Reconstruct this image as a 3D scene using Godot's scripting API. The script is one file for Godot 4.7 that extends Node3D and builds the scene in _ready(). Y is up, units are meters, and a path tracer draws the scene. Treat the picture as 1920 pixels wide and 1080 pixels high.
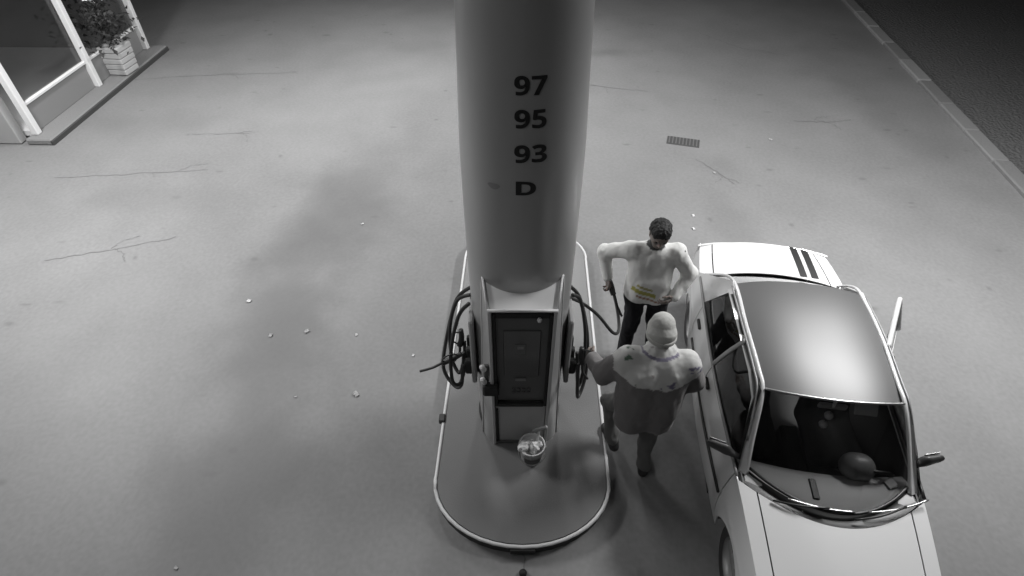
extends Node3D

# ---------------------------------------------------------------- helpers
var used := {}
var mats := {}

func numbered(called: String) -> String:
	var n: int = used.get(called, 0)
	used[called] = n + 1
	return called if n == 0 else "%s_%03d" % [called, n]

func tag(o: Node, label: String, category: String, group := "") -> void:
	o.set_meta("label", label)
	o.set_meta("category", category)
	if group:
		o.set_meta("group", group)

func thing(called: String, label: String, category: String, at := Vector3.ZERO, turn := 0.0, group := "") -> Node3D:
	var o := Node3D.new()
	o.name = numbered(called)
	add_child(o, true)
	o.position = at
	o.rotation.y = turn
	tag(o, label, category, group)
	return o

func structure(called: String, mesh: Mesh, m: Material) -> MeshInstance3D:
	var o := MeshInstance3D.new()
	o.name = numbered(called)
	o.mesh = mesh
	o.material_override = m
	o.set_meta("kind", "structure")
	add_child(o, true)
	return o

func part(called: String, mesh: Mesh, m: Material, parent: Node) -> MeshInstance3D:
	var o := MeshInstance3D.new()
	o.name = called
	o.mesh = mesh
	o.material_override = m
	parent.add_child(o, true)
	return o

func grey(v: float, warm := 0.0) -> Color:
	return Color(v * (1.0 + warm), v, v * (1.0 - warm)).linear_to_srgb()

func mat(called: String, v: float, rough := 0.8, metal := 0.0, coat := 0.0, spec := 0.5) -> StandardMaterial3D:
	var m := StandardMaterial3D.new()
	m.resource_name = called
	m.albedo_color = grey(v)
	m.roughness = rough
	m.metallic = metal
	m.metallic_specular = spec
	if coat > 0.0:
		m.clearcoat_enabled = true
		m.clearcoat = coat
		m.clearcoat_roughness = 0.06
	return m

func relief(m: StandardMaterial3D, tex: Texture2D, scale: float, height: float) -> StandardMaterial3D:
	m.uv1_triplanar = true
	m.uv1_world_triplanar = true
	m.uv1_scale = Vector3.ONE * scale
	m.heightmap_enabled = true
	m.heightmap_texture = tex
	m.heightmap_scale = height
	return m

func st_new(smooth := false) -> SurfaceTool:
	var st := SurfaceTool.new()
	st.begin(Mesh.PRIMITIVE_TRIANGLES)
	st.set_smooth_group(0 if smooth else -1)
	return st

func done(st: SurfaceTool) -> ArrayMesh:
	st.generate_normals()
	return st.commit()

# one triangle whose front looks away from c
func tri(st: SurfaceTool, a: Vector3, b: Vector3, d: Vector3, c: Vector3) -> void:
	var n := (b - a).cross(d - a)
	if n.dot((a + b + d) / 3.0 - c) > 0.0:
		st.add_vertex(a); st.add_vertex(d); st.add_vertex(b)
	else:
		st.add_vertex(a); st.add_vertex(b); st.add_vertex(d)

func quad(st: SurfaceTool, a: Vector3, b: Vector3, d: Vector3, e: Vector3, c: Vector3) -> void:
	tri(st, a, b, d, c)
	tri(st, a, d, e, c)

# a box with chamfered edges
func box(st: SurfaceTool, at: Vector3, size: Vector3, bev := 0.01, basis := Basis.IDENTITY) -> void:
	var h := size * 0.5
	bev = minf(bev, minf(h.x, minf(h.y, h.z)) * 0.9)
	var P := func(sx: float, sy: float, sz: float, axis: int) -> Vector3:
		var v := Vector3(sx * (h.x - bev), sy * (h.y - bev), sz * (h.z - bev))
		v[axis] = [sx, sy, sz][axis] * h[axis]
		return at + basis * v
	for axis in 3:
		for s in [-1.0, 1.0]:
			var q := []
			for k in [[-1.0, -1.0], [1.0, -1.0], [1.0, 1.0], [-1.0, 1.0]]:
				var e := [0.0, 0.0, 0.0]
				e[axis] = s
				e[(axis + 1) % 3] = k[0]
				e[(axis + 2) % 3] = k[1]
				q.append(P.call(e[0], e[1], e[2], axis))
			quad(st, q[0], q[1], q[2], q[3], at)
	for axis in 3:
		var a1 := (axis + 1) % 3
		var a2 := (axis + 2) % 3
		for s1 in [-1.0, 1.0]:
			for s2 in [-1.0, 1.0]:
				var e := [0.0, 0.0, 0.0]
				var f := [0.0, 0.0, 0.0]
				e[axis] = -1.0; f[axis] = 1.0
				e[a1] = s1; f[a1] = s1
				e[a2] = s2; f[a2] = s2
				quad(st, P.call(e[0], e[1], e[2], a1), P.call(f[0], f[1], f[2], a1), P.call(f[0], f[1], f[2], a2), P.call(e[0], e[1], e[2], a2), at)
	for sx in [-1.0, 1.0]:
		for sy in [-1.0, 1.0]:
			for sz in [-1.0, 1.0]:
				tri(st, P.call(sx, sy, sz, 0), P.call(sx, sy, sz, 1), P.call(sx, sy, sz, 2), at)

func box_mesh(at: Vector3, size: Vector3, bev := 0.01, basis := Basis.IDENTITY) -> ArrayMesh:
	var st := st_new()
	box(st, at, size, bev, basis)
	return done(st)

# a smooth path through points
func curve(pts: Array, steps := 8) -> PackedVector3Array:
	var out := PackedVector3Array()
	for i in pts.size() - 1:
		var a: Vector3 = pts[maxi(i - 1, 0)]
		var b: Vector3 = pts[i]
		var c: Vector3 = pts[i + 1]
		var d: Vector3 = pts[mini(i + 2, pts.size() - 1)]
		for k in steps:
			out.append(b.cubic_interpolate(c, a, d, float(k) / steps))
	out.append(pts[-1])
	return out

# a tube along a path, r0 to r1, squashed to flat along up
func tube(st: SurfaceTool, path: PackedVector3Array, r0: float, r1 := -1.0, sides := 10, flat := 1.0) -> void:
	if r1 < 0.0:
		r1 = r0
	var n := path.size()
	var rings := []
	var up := Vector3.UP
	for i in n:
		var t := (path[mini(i + 1, n - 1)] - path[maxi(i - 1, 0)]).normalized()
		if i == 0:
			up = Vector3.UP if absf(t.y) < 0.9 else Vector3.RIGHT
		var x := up.cross(t).normalized()
		up = t.cross(x).normalized()
		var r := lerpf(r0, r1, float(i) / maxi(n - 1, 1))
		var ring := []
		for k in sides:
			var a := TAU * k / sides
			ring.append(path[i] + x * cos(a) * r + up * sin(a) * r * flat)
		rings.append(ring)
	for i in n - 1:
		var c := (path[i] + path[i + 1]) * 0.5
		for k in sides:
			var l := (k + 1) % sides
			quad(st, rings[i][k], rings[i][l], rings[i + 1][l], rings[i + 1][k], c)
	for e in [0, n - 1]:
		var inner := path[1] if e == 0 else path[n - 2]
		for k in sides:
			tri(st, path[e], rings[e][k], rings[e][(k + 1) % sides], inner)

func tube_mesh(pts: Array, r0: float, r1 := -1.0, steps := 8, sides := 10, flat := 1.0) -> ArrayMesh:
	var st := st_new(true)
	tube(st, curve(pts, steps), r0, r1, sides, flat)
	return done(st)

# a solid turned about the y axis; prof: [radius, height] from the bottom up
func lathe(st: SurfaceTool, at: Vector3, prof: Array, sides := 32, uv := false) -> void:
	for i in prof.size() - 1:
		var r0: float = prof[i][0]
		var y0: float = prof[i][1]
		var r1: float = prof[i + 1][0]
		var y1: float = prof[i + 1][1]
		for k in sides:
			var a := TAU * k / sides
			var b := TAU * (k + 1) / sides
			var p := [at + Vector3(sin(a) * r0, y0, cos(a) * r0), at + Vector3(sin(b) * r0, y0, cos(b) * r0), at + Vector3(sin(b) * r1, y1, cos(b) * r1), at + Vector3(sin(a) * r1, y1, cos(a) * r1)]
			# outward is to the right of the profile's direction
			var nrm := Vector3(sin((a + b) * 0.5) * (y1 - y0), r0 - r1, cos((a + b) * 0.5) * (y1 - y0))
			var c: Vector3 = (p[0] + p[1] + p[2] + p[3]) * 0.25 - nrm.normalized() * 0.01
			quad(st, p[0], p[1], p[2], p[3], c)

# a sheet from a function of (u, v), with thickness away from c
func patch(f: Callable, nu: int, nv: int, c: Vector3, thick := 0.004) -> ArrayMesh:
	var st := st_new(true)
	var pts := []
	for i in nu + 1:
		var row := []
		for j in nv + 1:
			row.append(f.call(float(i) / nu, float(j) / nv))
		pts.append(row)
	var ins := []
	for i in nu + 1:
		var row := []
		for j in nv + 1:
			var du: Vector3 = pts[mini(i + 1, nu)][j] - pts[maxi(i - 1, 0)][j]
			var dv: Vector3 = pts[i][mini(j + 1, nv)] - pts[i][maxi(j - 1, 0)]
			var n := du.cross(dv).normalized()
			if n.dot(pts[i][j] - c) < 0.0:
				n = -n
			row.append(pts[i][j] - n * thick)
		ins.append(row)
	for i in nu:
		for j in nv:
			quad(st, pts[i][j], pts[i + 1][j], pts[i + 1][j + 1], pts[i][j + 1], c)
	if thick > 0.0:
		st.set_smooth_group(1)
		for i in nu:
			for j in nv:
				var mid: Vector3 = (ins[i][j] + ins[i + 1][j + 1]) * 0.5
				var away: Vector3 = mid + (mid - c).normalized() * 0.3
				quad(st, ins[i][j], ins[i + 1][j], ins[i + 1][j + 1], ins[i][j + 1], away)
		st.set_smooth_group(-1)
		var m: Vector3 = pts[nu / 2][nv / 2]
		for i in nu:
			for j in [0, nv]:
				quad(st, pts[i][j], pts[i + 1][j], ins[i + 1][j], ins[i][j], m)
		for j in nv:
			for i in [0, nu]:
				quad(st, pts[i][j], pts[i][j + 1], ins[i][j + 1], ins[i][j], m)
	return done(st)

func noise_tex(freq: float, seed_: int, size := 512, octaves := 4, lo := 0.0, hi := 1.0, kind := FastNoiseLite.TYPE_SIMPLEX_SMOOTH) -> NoiseTexture2D:
	var n := FastNoiseLite.new()
	n.seed = seed_
	n.noise_type = kind
	n.frequency = freq
	n.fractal_octaves = octaves
	var t := NoiseTexture2D.new()
	t.width = size
	t.height = size
	t.seamless = true
	t.noise = n
	if lo != 0.0 or hi != 1.0:
		var g := Gradient.new()
		g.set_color(0, Color(lo, lo, lo))
		g.set_color(1, Color(hi, hi, hi))
		t.color_ramp = g
	return t

# ---------------------------------------------------------------- rounded bodies: a field of joined bones, meshed as surface nets
class Field:
	var lo: Vector3
	var c: float
	var nx: int
	var ny: int
	var nz: int
	var d := PackedFloat32Array()

	func _init(a: Vector3, b: Vector3, cell: float) -> void:
		lo = a
		c = cell
		nx = int((b.x - a.x) / cell) + 2
		ny = int((b.y - a.y) / cell) + 2
		nz = int((b.z - a.z) / cell) + 2
		d.resize(nx * ny * nz)
		d.fill(1.0)

	func bone(a: Vector3, b: Vector3, ra: float, rb: float, k := 0.03, cut := false, sq := Vector3.ONE) -> void:
		# sq squashes the bone's distance per axis: (1, 1, 2) halves its depth
		var m := maxf(ra, rb) + k + 2.5 * c
		var p0 := (Vector3(minf(a.x, b.x), minf(a.y, b.y), minf(a.z, b.z)) - Vector3.ONE * m - lo) / c
		var p1 := (Vector3(maxf(a.x, b.x), maxf(a.y, b.y), maxf(a.z, b.z)) + Vector3.ONE * m - lo) / c
		var ba := (b - a) * sq
		var l := maxf(ba.length_squared(), 1e-9)
		var x0 := maxi(int(p0.x), 0)
		var x1 := mini(int(p1.x) + 1, nx)
		for iz in range(maxi(int(p0.z), 0), mini(int(p1.z) + 1, nz)):
			for iy in range(maxi(int(p0.y), 0), mini(int(p1.y) + 1, ny)):
				var at := (iz * ny + iy) * nx
				for ix in range(x0, x1):
					var p := (lo + Vector3(ix, iy, iz) * c - a) * sq
					var t := clampf(p.dot(ba) / l, 0.0, 1.0)
					var e := (p - ba * t).length() - (ra + (rb - ra) * t)
					var o := d[at + ix]
					if cut:
						e = -e
						var h := maxf(k - absf(o - e), 0.0) / k
						d[at + ix] = maxf(o, e) + h * h * k * 0.25
					else:
						var h := maxf(k - absf(o - e), 0.0) / k
						d[at + ix] = minf(o, e) - h * h * k * 0.25

	func plane(p: Vector3, n: Vector3) -> void:      # keeps what lies behind the plane
		for iz in nz:
			for iy in ny:
				var at := (iz * ny + iy) * nx
				for ix in nx:
					if d[at + ix] < 0.1:
						d[at + ix] = maxf(d[at + ix], (lo + Vector3(ix, iy, iz) * c - p).dot(n))

	func rough(noise: FastNoiseLite, amp: float, squash := Vector3.ONE) -> void:
		for iz in nz:
			for iy in ny:
				var at := (iz * ny + iy) * nx
				for ix in nx:
					if d[at + ix] < 0.06:
						d[at + ix] += amp * noise.get_noise_3dv((lo + Vector3(ix, iy, iz) * c) * squash)

	func add_to(V: PackedVector3Array, N: PackedVector3Array, I: PackedInt32Array, off: Vector3) -> void:
		var id := PackedInt32Array()
		id.resize(nx * ny * nz)
		id.fill(-1)
		var sy := nx
		var sz := nx * ny
		var ofs := [0, 1, sy, sy + 1, sz, sz + 1, sz + sy, sz + sy + 1]
		for iz in nz - 1:
			for iy in ny - 1:
				var at := (iz * ny + iy) * nx
				for ix in nx - 1:
					var i := at + ix
					if absf(d[i]) > 2.0 * c:
						continue
					var v := [d[i], d[i + 1], d[i + sy], d[i + sy + 1], d[i + sz], d[i + sz + 1], d[i + sz + sy], d[i + sz + sy + 1]]
					var neg := 0
					for q in v:
						if q < 0.0:
							neg += 1
					if neg == 0 or neg == 8:
						continue
					var sum := Vector3.ZERO
					var cnt := 0
					for k in 8:
						for ax in [1, 2, 4]:
							if k & ax:
								continue
							var a: float = v[k]
							var b: float = v[k | ax]
							if (a < 0.0) != (b < 0.0):
								var t := a / (a - b)
								var p := Vector3(k & 1, (k >> 1) & 1, (k >> 2) & 1)
								if ax == 1:
									p.x += t
								elif ax == 2:
									p.y += t
								else:
									p.z += t
								sum += p
								cnt += 1
					id[i] = V.size()
					V.append(lo + (Vector3(ix, iy, iz) + sum / cnt) * c - off)
					N.append(Vector3(v[1] + v[3] + v[5] + v[7] - v[0] - v[2] - v[4] - v[6], v[2] + v[3] + v[6] + v[7] - v[0] - v[1] - v[4] - v[5], v[4] + v[5] + v[6] + v[7] - v[0] - v[1] - v[2] - v[3]).normalized())
		for iz in range(1, nz - 1):
			for iy in range(1, ny - 1):
				var at := (iz * ny + iy) * nx
				for ix in range(1, nx - 1):
					var i := at + ix
					if id[i] < 0 and absf(d[i]) > 2.0 * c:
						continue
					var s := d[i] < 0.0
					if (d[i + 1] < 0.0) != s:
						face(I, id[i - sy - sz], id[i - sz], id[i], id[i - sy], s)
					if (d[i + sy] < 0.0) != s:
						face(I, id[i - 1 - sz], id[i - 1], id[i], id[i - sz], s)
					if (d[i + sz] < 0.0) != s:
						face(I, id[i - 1 - sy], id[i - sy], id[i], id[i - 1], s)

	func face(I: PackedInt32Array, a: int, b: int, cc: int, e: int, s: bool) -> void:
		if a < 0 or b < 0 or cc < 0 or e < 0:
			return
		if s:
			I.append_array([a, cc, b, a, e, cc])
		else:
			I.append_array([a, b, cc, a, cc, e])

func net(fields: Array, off: Vector3, color = null) -> ArrayMesh:
	var V := PackedVector3Array()
	var N := PackedVector3Array()
	var I := PackedInt32Array()
	for f in fields:
		f.add_to(V, N, I, off)
	var arr := []
	arr.resize(Mesh.ARRAY_MAX)
	arr[Mesh.ARRAY_VERTEX] = V
	arr[Mesh.ARRAY_NORMAL] = N
	arr[Mesh.ARRAY_INDEX] = I
	if color != null:
		var C := PackedColorArray()
		for k in V.size():
			C.append(color.call(V[k] + off, N[k]))
		arr[Mesh.ARRAY_COLOR] = C
	var m := ArrayMesh.new()
	m.add_surface_from_arrays(Mesh.PRIMITIVE_TRIANGLES, arr)
	return m

# ---------------------------------------------------------------- ready
func _ready() -> void:
	# camera
	var cam := Camera3D.new()
	cam.name = "camera"
	cam.position = Vector3(0, 4.7, 0)
	cam.rotation_degrees = Vector3(-43, 0, 0)
	cam.fov = 53.13
	cam.near = 0.05
	cam.far = 600.0
	add_child(cam)
	cam.current = true
	# night sky, lamps only
	var sky := Sky.new()
	var sm := ProceduralSkyMaterial.new()
	sm.sky_top_color = Color(0.012, 0.012, 0.014)
	sm.sky_horizon_color = Color(0.05, 0.05, 0.052)
	sm.ground_bottom_color = Color(0.01, 0.01, 0.01)
	sm.ground_horizon_color = Color(0.04, 0.04, 0.04)
	sky.sky_material = sm
	var env := Environment.new()
	env.background_mode = Environment.BG_SKY
	env.sky = sky
	env.tonemap_mode = Environment.TONE_MAPPER_LINEAR
	env.tonemap_exposure = 1.0
	env.sdfgi_enabled = true
	env.ssao_enabled = true
	env.ssil_enabled = true
	var we := WorldEnvironment.new()
	we.name = "world"
	we.environment = env
	add_child(we)
	# lamps under the canopy, the last one added as front fill: [x, z, energy]
	var lamps := [[-3.0, -10.5, 32.0], [0.7, -10.6, 20.0], [4.9, -5.1, 52.0], [-6.2, -5.8, 54.0], [-2.2, -0.6, 2.0]]
	materials()
	canopy(lamps)
	ground()
	island_and_column()
	shop()
	dispenser()
	hoses()
	bucket()
	car()
	first_person()
	second_person()
	litter()

func materials() -> void:
	var grain := noise_tex(0.06, 4, 512, 5)
	var fine := noise_tex(0.18, 9, 512, 3)
	mats.grain = grain
	mats.fine = fine
	mats.kerb = relief(mat("kerb concrete", 0.2, 0.85), grain, 0.9, 0.6)
	mats.soil = relief(mat("bare soil", 0.11, 0.95), grain, 0.4, 4.0)
	mats.island = relief(mat("painted concrete", 0.16, 0.38), fine, 0.7, 0.12)
	mats.edge = mat("white painted steel edge", 0.62, 0.45)
	mats.column = mat("grey satin column paint", 0.36, 0.34, 0.25)
	mats.black_paint = mat("black lettering", 0.01, 0.5)
	mats.cabinet = mat("light grey cabinet paint", 0.7, 0.4)
	mats.cabinet_dark = mat("dark panel", 0.08, 0.35)
	mats.gap = mat("dark rubber", 0.012, 0.7)
	mats.rubber = mat("black rubber hose", 0.035, 0.5)
	mats.steel = mat("worn steel", 0.5, 0.3, 0.9)
	mats.white_plastic = mat("white plastic", 0.7, 0.4)
	mats.car_white = mat("white car paint", 0.68, 0.4, 0.0, 0.8)
	mats.car_roof = mat("dark grey metallic roof", 0.12, 0.4, 0.22, 0.0, 0.4)  # roof panel set to a darker grey than the white body
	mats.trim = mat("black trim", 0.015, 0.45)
	mats.seat = relief(mat("dark seat cloth", 0.015, 0.95), fine, 6.0, 0.3)
	mats.dash = mat("grey dashboard plastic", 0.55, 0.6)
	mats.inner = mat("grey moulded lining", 0.16, 0.8)
	mats.rim = mat("dull steel", 0.3, 0.5, 0.4)
	var g := mat("car glass", 0.004, 0.03)
	g.albedo_color.a = 0.22
	g.transparency = BaseMaterial3D.TRANSPARENCY_ALPHA
	mats.glass = g
	var t := mat("tinted side glass", 0.004, 0.03)
	t.albedo_color.a = 0.6
	t.transparency = BaseMaterial3D.TRANSPARENCY_ALPHA
	mats.tint = t
	mats.facade = relief(mat("painted shop wall", 0.35, 0.7), grain, 1.5, 0.2)
	mats.post = mat("white enamelled frame", 0.72, 0.45)
	mats.foliage = mat("dark leaves", 0.03, 0.6)

# ---------------------------------------------------------------- canopy and lamps, above the picture
func canopy(lamps: Array) -> void:
	var t := thing("station_canopy", "wide flat canopy roof held up by the round column", "canopy", Vector3(0.0, 5.3, -5.0))
	part("roof_slab", box_mesh(Vector3(0, 0.3, 0), Vector3(17, 0.6, 19), 0.02), mat("grey canopy sheet", 0.25, 0.6), t)
	for i in lamps.size():
		var l: Array = lamps[i]
		var where: String = ["left lane behind the column", "lane behind the column on the right", "car", "shop side of the left lane", "near end of the pump island, added as front fill"][i]
		var f := thing("canopy_light", "long canopy light fixture over the " + where, "ceiling light", Vector3(l[0], 5.29, l[1]), 0.1, "canopy lights")
		part("housing", box_mesh(Vector3(0, -0.045, 0), Vector3(0.7, 0.09, 2.7), 0.01), mats.post, f)
		var em := mat("lit lamp lens", 0.8, 0.4)
		em.emission_enabled = true
		em.emission = Color(1, 1, 1)
		em.emission_energy_multiplier = 3.0
		part("lamp_lens", box_mesh(Vector3(0, -0.1, 0), Vector3(0.6, 0.02, 2.6), 0.004), em, f)
		var a := AreaLight3D.new()
		a.name = "lamp_light"
		a.area_size = Vector2(0.6, 2.6)
		a.light_energy = l[2]
		a.light_color = Color(1, 1, 1)
		a.area_range = 60.0
		a.area_attenuation = 2.0
		a.shadow_enabled = true
		a.position = Vector3(0, -0.125, 0)
		a.rotation_degrees = Vector3(-90, 0, 0)
		f.add_child(a)

# ---------------------------------------------------------------- the ground
func kerb_x(z: float) -> float:
	return 7.746 + (-10.06 - z) * 0.1264

func ground_image() -> Image:
	var S := 1408
	var layers := []
	for spec in [[0.004, 11, 4], [0.02, 12, 4], [0.4, 13, 2], [0.009, 14, 5]]:
		var n := FastNoiseLite.new()
		n.seed = spec[1]
		n.noise_type = FastNoiseLite.TYPE_SIMPLEX_SMOOTH
		n.frequency = spec[0]
		n.fractal_octaves = spec[2]
		layers.append(n.get_image(S, S).get_data())
	var a: PackedByteArray = layers[0]
	var b: PackedByteArray = layers[1]
	var c: PackedByteArray = layers[2]
	var e: PackedByteArray = layers[3]
	# grime: tyre lanes and oil patches, [x, z, radius x, radius z, strength], ragged by noise
	var stain := PackedFloat32Array()
	stain.resize(S * S)
	var spots := [[-2.2, -7.4, 0.8, 1.6, 0.45], [-2.5, -6.2, 0.85, 1.6, 0.85], [-2.65, -4.8, 0.8, 1.7, 0.7], [-2.6, -3.6, 0.8, 1.5, 0.6], [-2.45, -2.3, 0.9, 1.6, 0.7], [-1.2, -4.2, 0.9, 1.3, 0.3], [-1.3, -2.4, 0.8, 1.2, 0.3],
		[-5.2, -6.9, 1.6, 0.4, 0.25], [1.9, -12.4, 1.0, 0.35, 0.65], [3.0, -6.3, 0.35, 0.9, 0.35], [3.2, -7.9, 0.3, 0.4, 0.35], [6.6, -10.0, 0.7, 3.4, 0.4], [5.6, -6.2, 1.0, 1.6, 0.25], [-6.6, -9.2, 1.4, 0.5, 0.3], [0.4, -9.0, 0.8, 1.6, 0.2], [-1.8, -12.8, 1.4, 0.5, 0.3], [2.2, -4.9, 0.6, 1.0, 0.35], [-5.0, -3.2, 0.9, 1.4, 0.3]]
	var rng := RandomNumberGenerator.new()
	rng.seed = 77
	for k in 170:     # small drips and scuffs
		spots.append([rng.randf_range(-8, 8), rng.randf_range(-15, -1), rng.randf_range(0.02, 0.09), rng.randf_range(0.015, 0.05), rng.randf_range(0.5, 1.1)])
	for s in spots:
		var px: float = (s[0] + 16.0) / 32.0 * S
		var pz: float = (s[1] + 26.0) / 32.0 * S
		var rx: float = s[2] / 32.0 * S
		var rz: float = s[3] / 32.0 * S
		for y in range(maxi(int(pz - rz * 1.6), 0), mini(int(pz + rz * 1.6) + 1, S)):
			for x in range(maxi(int(px - rx * 1.6), 0), mini(int(px + rx * 1.6) + 1, S)):
				var q := Vector2((x - px) / rx, (y - pz) / rz).length()
				var r := q + (e[y * S + x] - 128) / 330.0 + (b[y * S + x] - 128) / 500.0
				var v := smoothstep(1.25, 0.1, r) * float(s[4])
				stain[y * S + x] = 1.0 - (1.0 - stain[y * S + x]) * (1.0 - minf(v, 0.9) * 0.8)
	var lut := PackedByteArray()
	for i in 1024:
		lut.append(int(round(Color(i / 1023.0, 0, 0).linear_to_srgb().r * 255.0)))
	var out := PackedByteArray()
	out.resize(S * S)
	for i in S * S:
		var v := 0.2 * (1.0 + (a[i] - 128) * 0.0009 + (b[i] - 128) * 0.0005 + (c[i] - 128) * 0.0009)
		v *= 1.0 - 0.4 * stain[i] * (0.75 + (c[i] + b[i]) * 0.001)
		out[i] = lut[clampi(int(v * 1023.0), 0, 1023)]
	return Image.create_from_data(S, S, false, Image.FORMAT_L8, out)

func ground() -> void:
	var big := PlaneMesh.new()
	big.size = Vector2(500, 500)
	var g := structure("ground", big, mats.soil)
	g.position.y = -0.06
	var m := mat("stained concrete", 1.0, 0.62)
	m.albedo_color = Color.WHITE
	var im := ground_image()
	im.convert(Image.FORMAT_RGB8)
	m.albedo_texture = ImageTexture.create_from_image(im)
	m.texture_repeat = false
	m.metallic_specular = 0.4
	m.heightmap_enabled = true
	m.heightmap_texture = mats.fine
	m.heightmap_scale = 0.1
	var st := st_new()
	var nz := 16
	for i in nz:
		var z0 := 6.0 - 32.0 * i / nz
		var z1 := 6.0 - 32.0 * (i + 1) / nz
		var q := [Vector3(-16, 0, z0), Vector3(kerb_x(z0), 0, z0), Vector3(kerb_x(z1), 0, z1), Vector3(-16, 0, z1)]
		for k in [0, 2, 1, 0, 3, 2]:
			st.set_uv(Vector2((q[k].x + 16.0) / 32.0, (q[k].z + 26.0) / 32.0))
			st.set_normal(Vector3.UP)
			st.add_vertex(q[k])
	m.heightmap_enabled = false
	var f := structure("forecourt", st.commit(), m)
	# cracks and filled joints of the paving, each a thin ribbon
	var rng := RandomNumberGenerator.new()
	rng.seed = 5
	var crack := mat("joint filler", 0.15, 0.8)
	var lines := [[[-6.9, -7.48], [-6.4, -7.52], [-5.6, -7.6], [-4.66, -7.7]], [[-5.36, -8.8], [-4.7, -8.85], [-4.4, -8.84]], [[-5.9, -5.55], [-5.4, -5.69], [-4.44, -6.02]],
		[[0.5, -10.9], [1.49, -10.75], [2.56, -10.47]], [[4.25, -13.55], [4.6, -13.1], [4.96, -12.65], [5.3, -12.45], [5.84, -12.2]], [[0.088, -1.93], [0.085, -1.4]], [[2.9, -8.0], [3.15, -7.6], [3.3, -7.3]], [[-8.0, -10.9], [-6.2, -11.2], [-4.3, -11.35]], [[4.9, -9.3], [5.5, -9.25], [5.9, -9.35]]]
	var whole := lines.size()
	for li in whole:          # short side branches
		for k in 2:
			var a: Array = lines[li][rng.randi() % (lines[li].size() - 1)]
			var b: Array = lines[li][-1]
			var f0 := rng.randf_range(0.1, 0.6)
			var x0 := lerpf(a[0], b[0], f0)
			var z0 := lerpf(a[1], b[1], f0)
			var ang := atan2(b[1] - a[1], b[0] - a[0]) + rng.randf_range(0.3, 0.9) * (1.0 if k == 0 else -1.0)
			var ln := rng.randf_range(0.15, 0.5)
			lines.append([[x0, z0], [x0 + cos(ang) * ln * 0.5, z0 + sin(ang) * ln * 0.5], [x0 + cos(ang + 0.3) * ln, z0 + sin(ang + 0.3) * ln]])
	for li in lines.size():
		var pts := []
		for p in lines[li]:
			pts.append(Vector3(p[0], 0.004, p[1]))
		var path := curve(pts, 8)
		var s2 := st_new()
		var prev := []
		for i in path.size():
			var t := (path[mini(i + 1, path.size() - 1)] - path[maxi(i - 1, 0)]).normalized()
			var side := t.cross(Vector3.UP) * rng.randf_range(0.002, 0.011) * (0.6 if li >= whole else 1.0)
			var mid := path[i] + t.cross(Vector3.UP) * rng.randf_range(-0.02, 0.02)
			var cur := [mid - side, mid + side, mid - side * 1.3 - Vector3(0, 0.004, 0), mid + side * 1.3 - Vector3(0, 0.004, 0)]
			if prev:
				var c := mid - Vector3(0, 1, 0)
				quad(s2, prev[0], prev[1], cur[1], cur[0], c)
			prev = cur
		part("paving_crack", done(s2), crack, f)
	# kerb on the right: stones end to end
	var k := Node3D.new()
	k.name = "kerb"
	k.set_meta("kind", "structure")
	add_child(k)
	var kd := [mats.kerb, relief(mat("kerb concrete pale", 0.23, 0.85), mats.grain, 0.8, 0.6), relief(mat("kerb concrete dull", 0.17, 0.85), mats.grain, 0.8, 0.6)]
	var z := 4.0
	var dir := Vector3(0.1264, 0, -1).normalized()
	var shape := box_mesh(Vector3(0.13, -0.02, -0.495), Vector3(0.26, 0.16, 0.985), 0.02)
	while z > -28.0:
		var s := part("kerb_stone", shape, kd[rng.randi() % 3], k)
		s.position = Vector3(kerb_x(z), rng.randf_range(-0.006, 0.006), z)
		s.rotation.y = -atan(0.1264) + rng.randf_range(-0.006, 0.006)
		z += dir.z
	# drain cover in the lane
	var dr := thing("drain_grate", "dark slotted drain cover set in the lane behind the man in the white sweater", "drain", Vector3(2.81, 0.004, -8.56), -0.28)
	part("frame", box_mesh(Vector3(0, 0, 0), Vector3(0.52, 0.012, 0.26), 0.004), mat("iron frame", 0.08, 0.7, 0.3), dr)
	for i in 9:
		part("bar", box_mesh(Vector3(-0.22 + i * 0.055, 0.009, 0), Vector3(0.022, 0.012, 0.22), 0.003), mat("iron bar", 0.17, 0.6, 0.4), dr)

# ---------------------------------------------------------------- pump island and column
func island_outline(grow: float, n := 20) -> Array:
	var out := []
	var w := 0.745 + grow
	for i in n + 1:       # near nose
		var a := PI * i / n
		out.append(Vector3(0.085 - cos(a) * w, 0, -2.5 + sin(a) * (0.57 + grow)))
	out.append(Vector3(0.165 + w, 0, -5.45))
	for i in n + 1:
		var a := PI * i / n
		out.append(Vector3(0.17 + cos(a) * w, 0, -5.5 - sin(a) * (0.57 + grow)))
	out.append(Vector3(0.09 - w, 0, -2.55))
	return out

func prism(st: SurfaceTool, ring: Array, y0: float, y1: float, top := true) -> void:
	var c := Vector3.ZERO
	for p in ring:
		c += p
	c /= ring.size()
	for i in ring.size():
		var a: Vector3 = ring[i]
		var b: Vector3 = ring[(i + 1) % ring.size()]
		quad(st, a + Vector3(0, y0, 0), b + Vector3(0, y0, 0), b + Vector3(0, y1, 0), a + Vector3(0, y1, 0), c)
		if top:
			tri(st, c + Vector3(0, y1, 0), a + Vector3(0, y1, 0), b + Vector3(0, y1, 0), c - Vector3(0, 5, 0))

func column_r(y: float) -> float:
	var k := [[0.0, 0.36], [0.8, 0.372], [1.5, 0.383], [2.2, 0.392], [2.9, 0.393], [3.6, 0.372], [4.2, 0.352], [5.35, 0.34]]
	for i in k.size() - 1:
		if y <= k[i + 1][0]:
			return lerpf(k[i][1], k[i + 1][1], smoothstep(0.0, 1.0, (y - k[i][0]) / (k[i + 1][0] - k[i][0])) * 0.35 + 0.65 * (y - k[i][0]) / (k[i + 1][0] - k[i][0]))
	return 0.34

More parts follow.
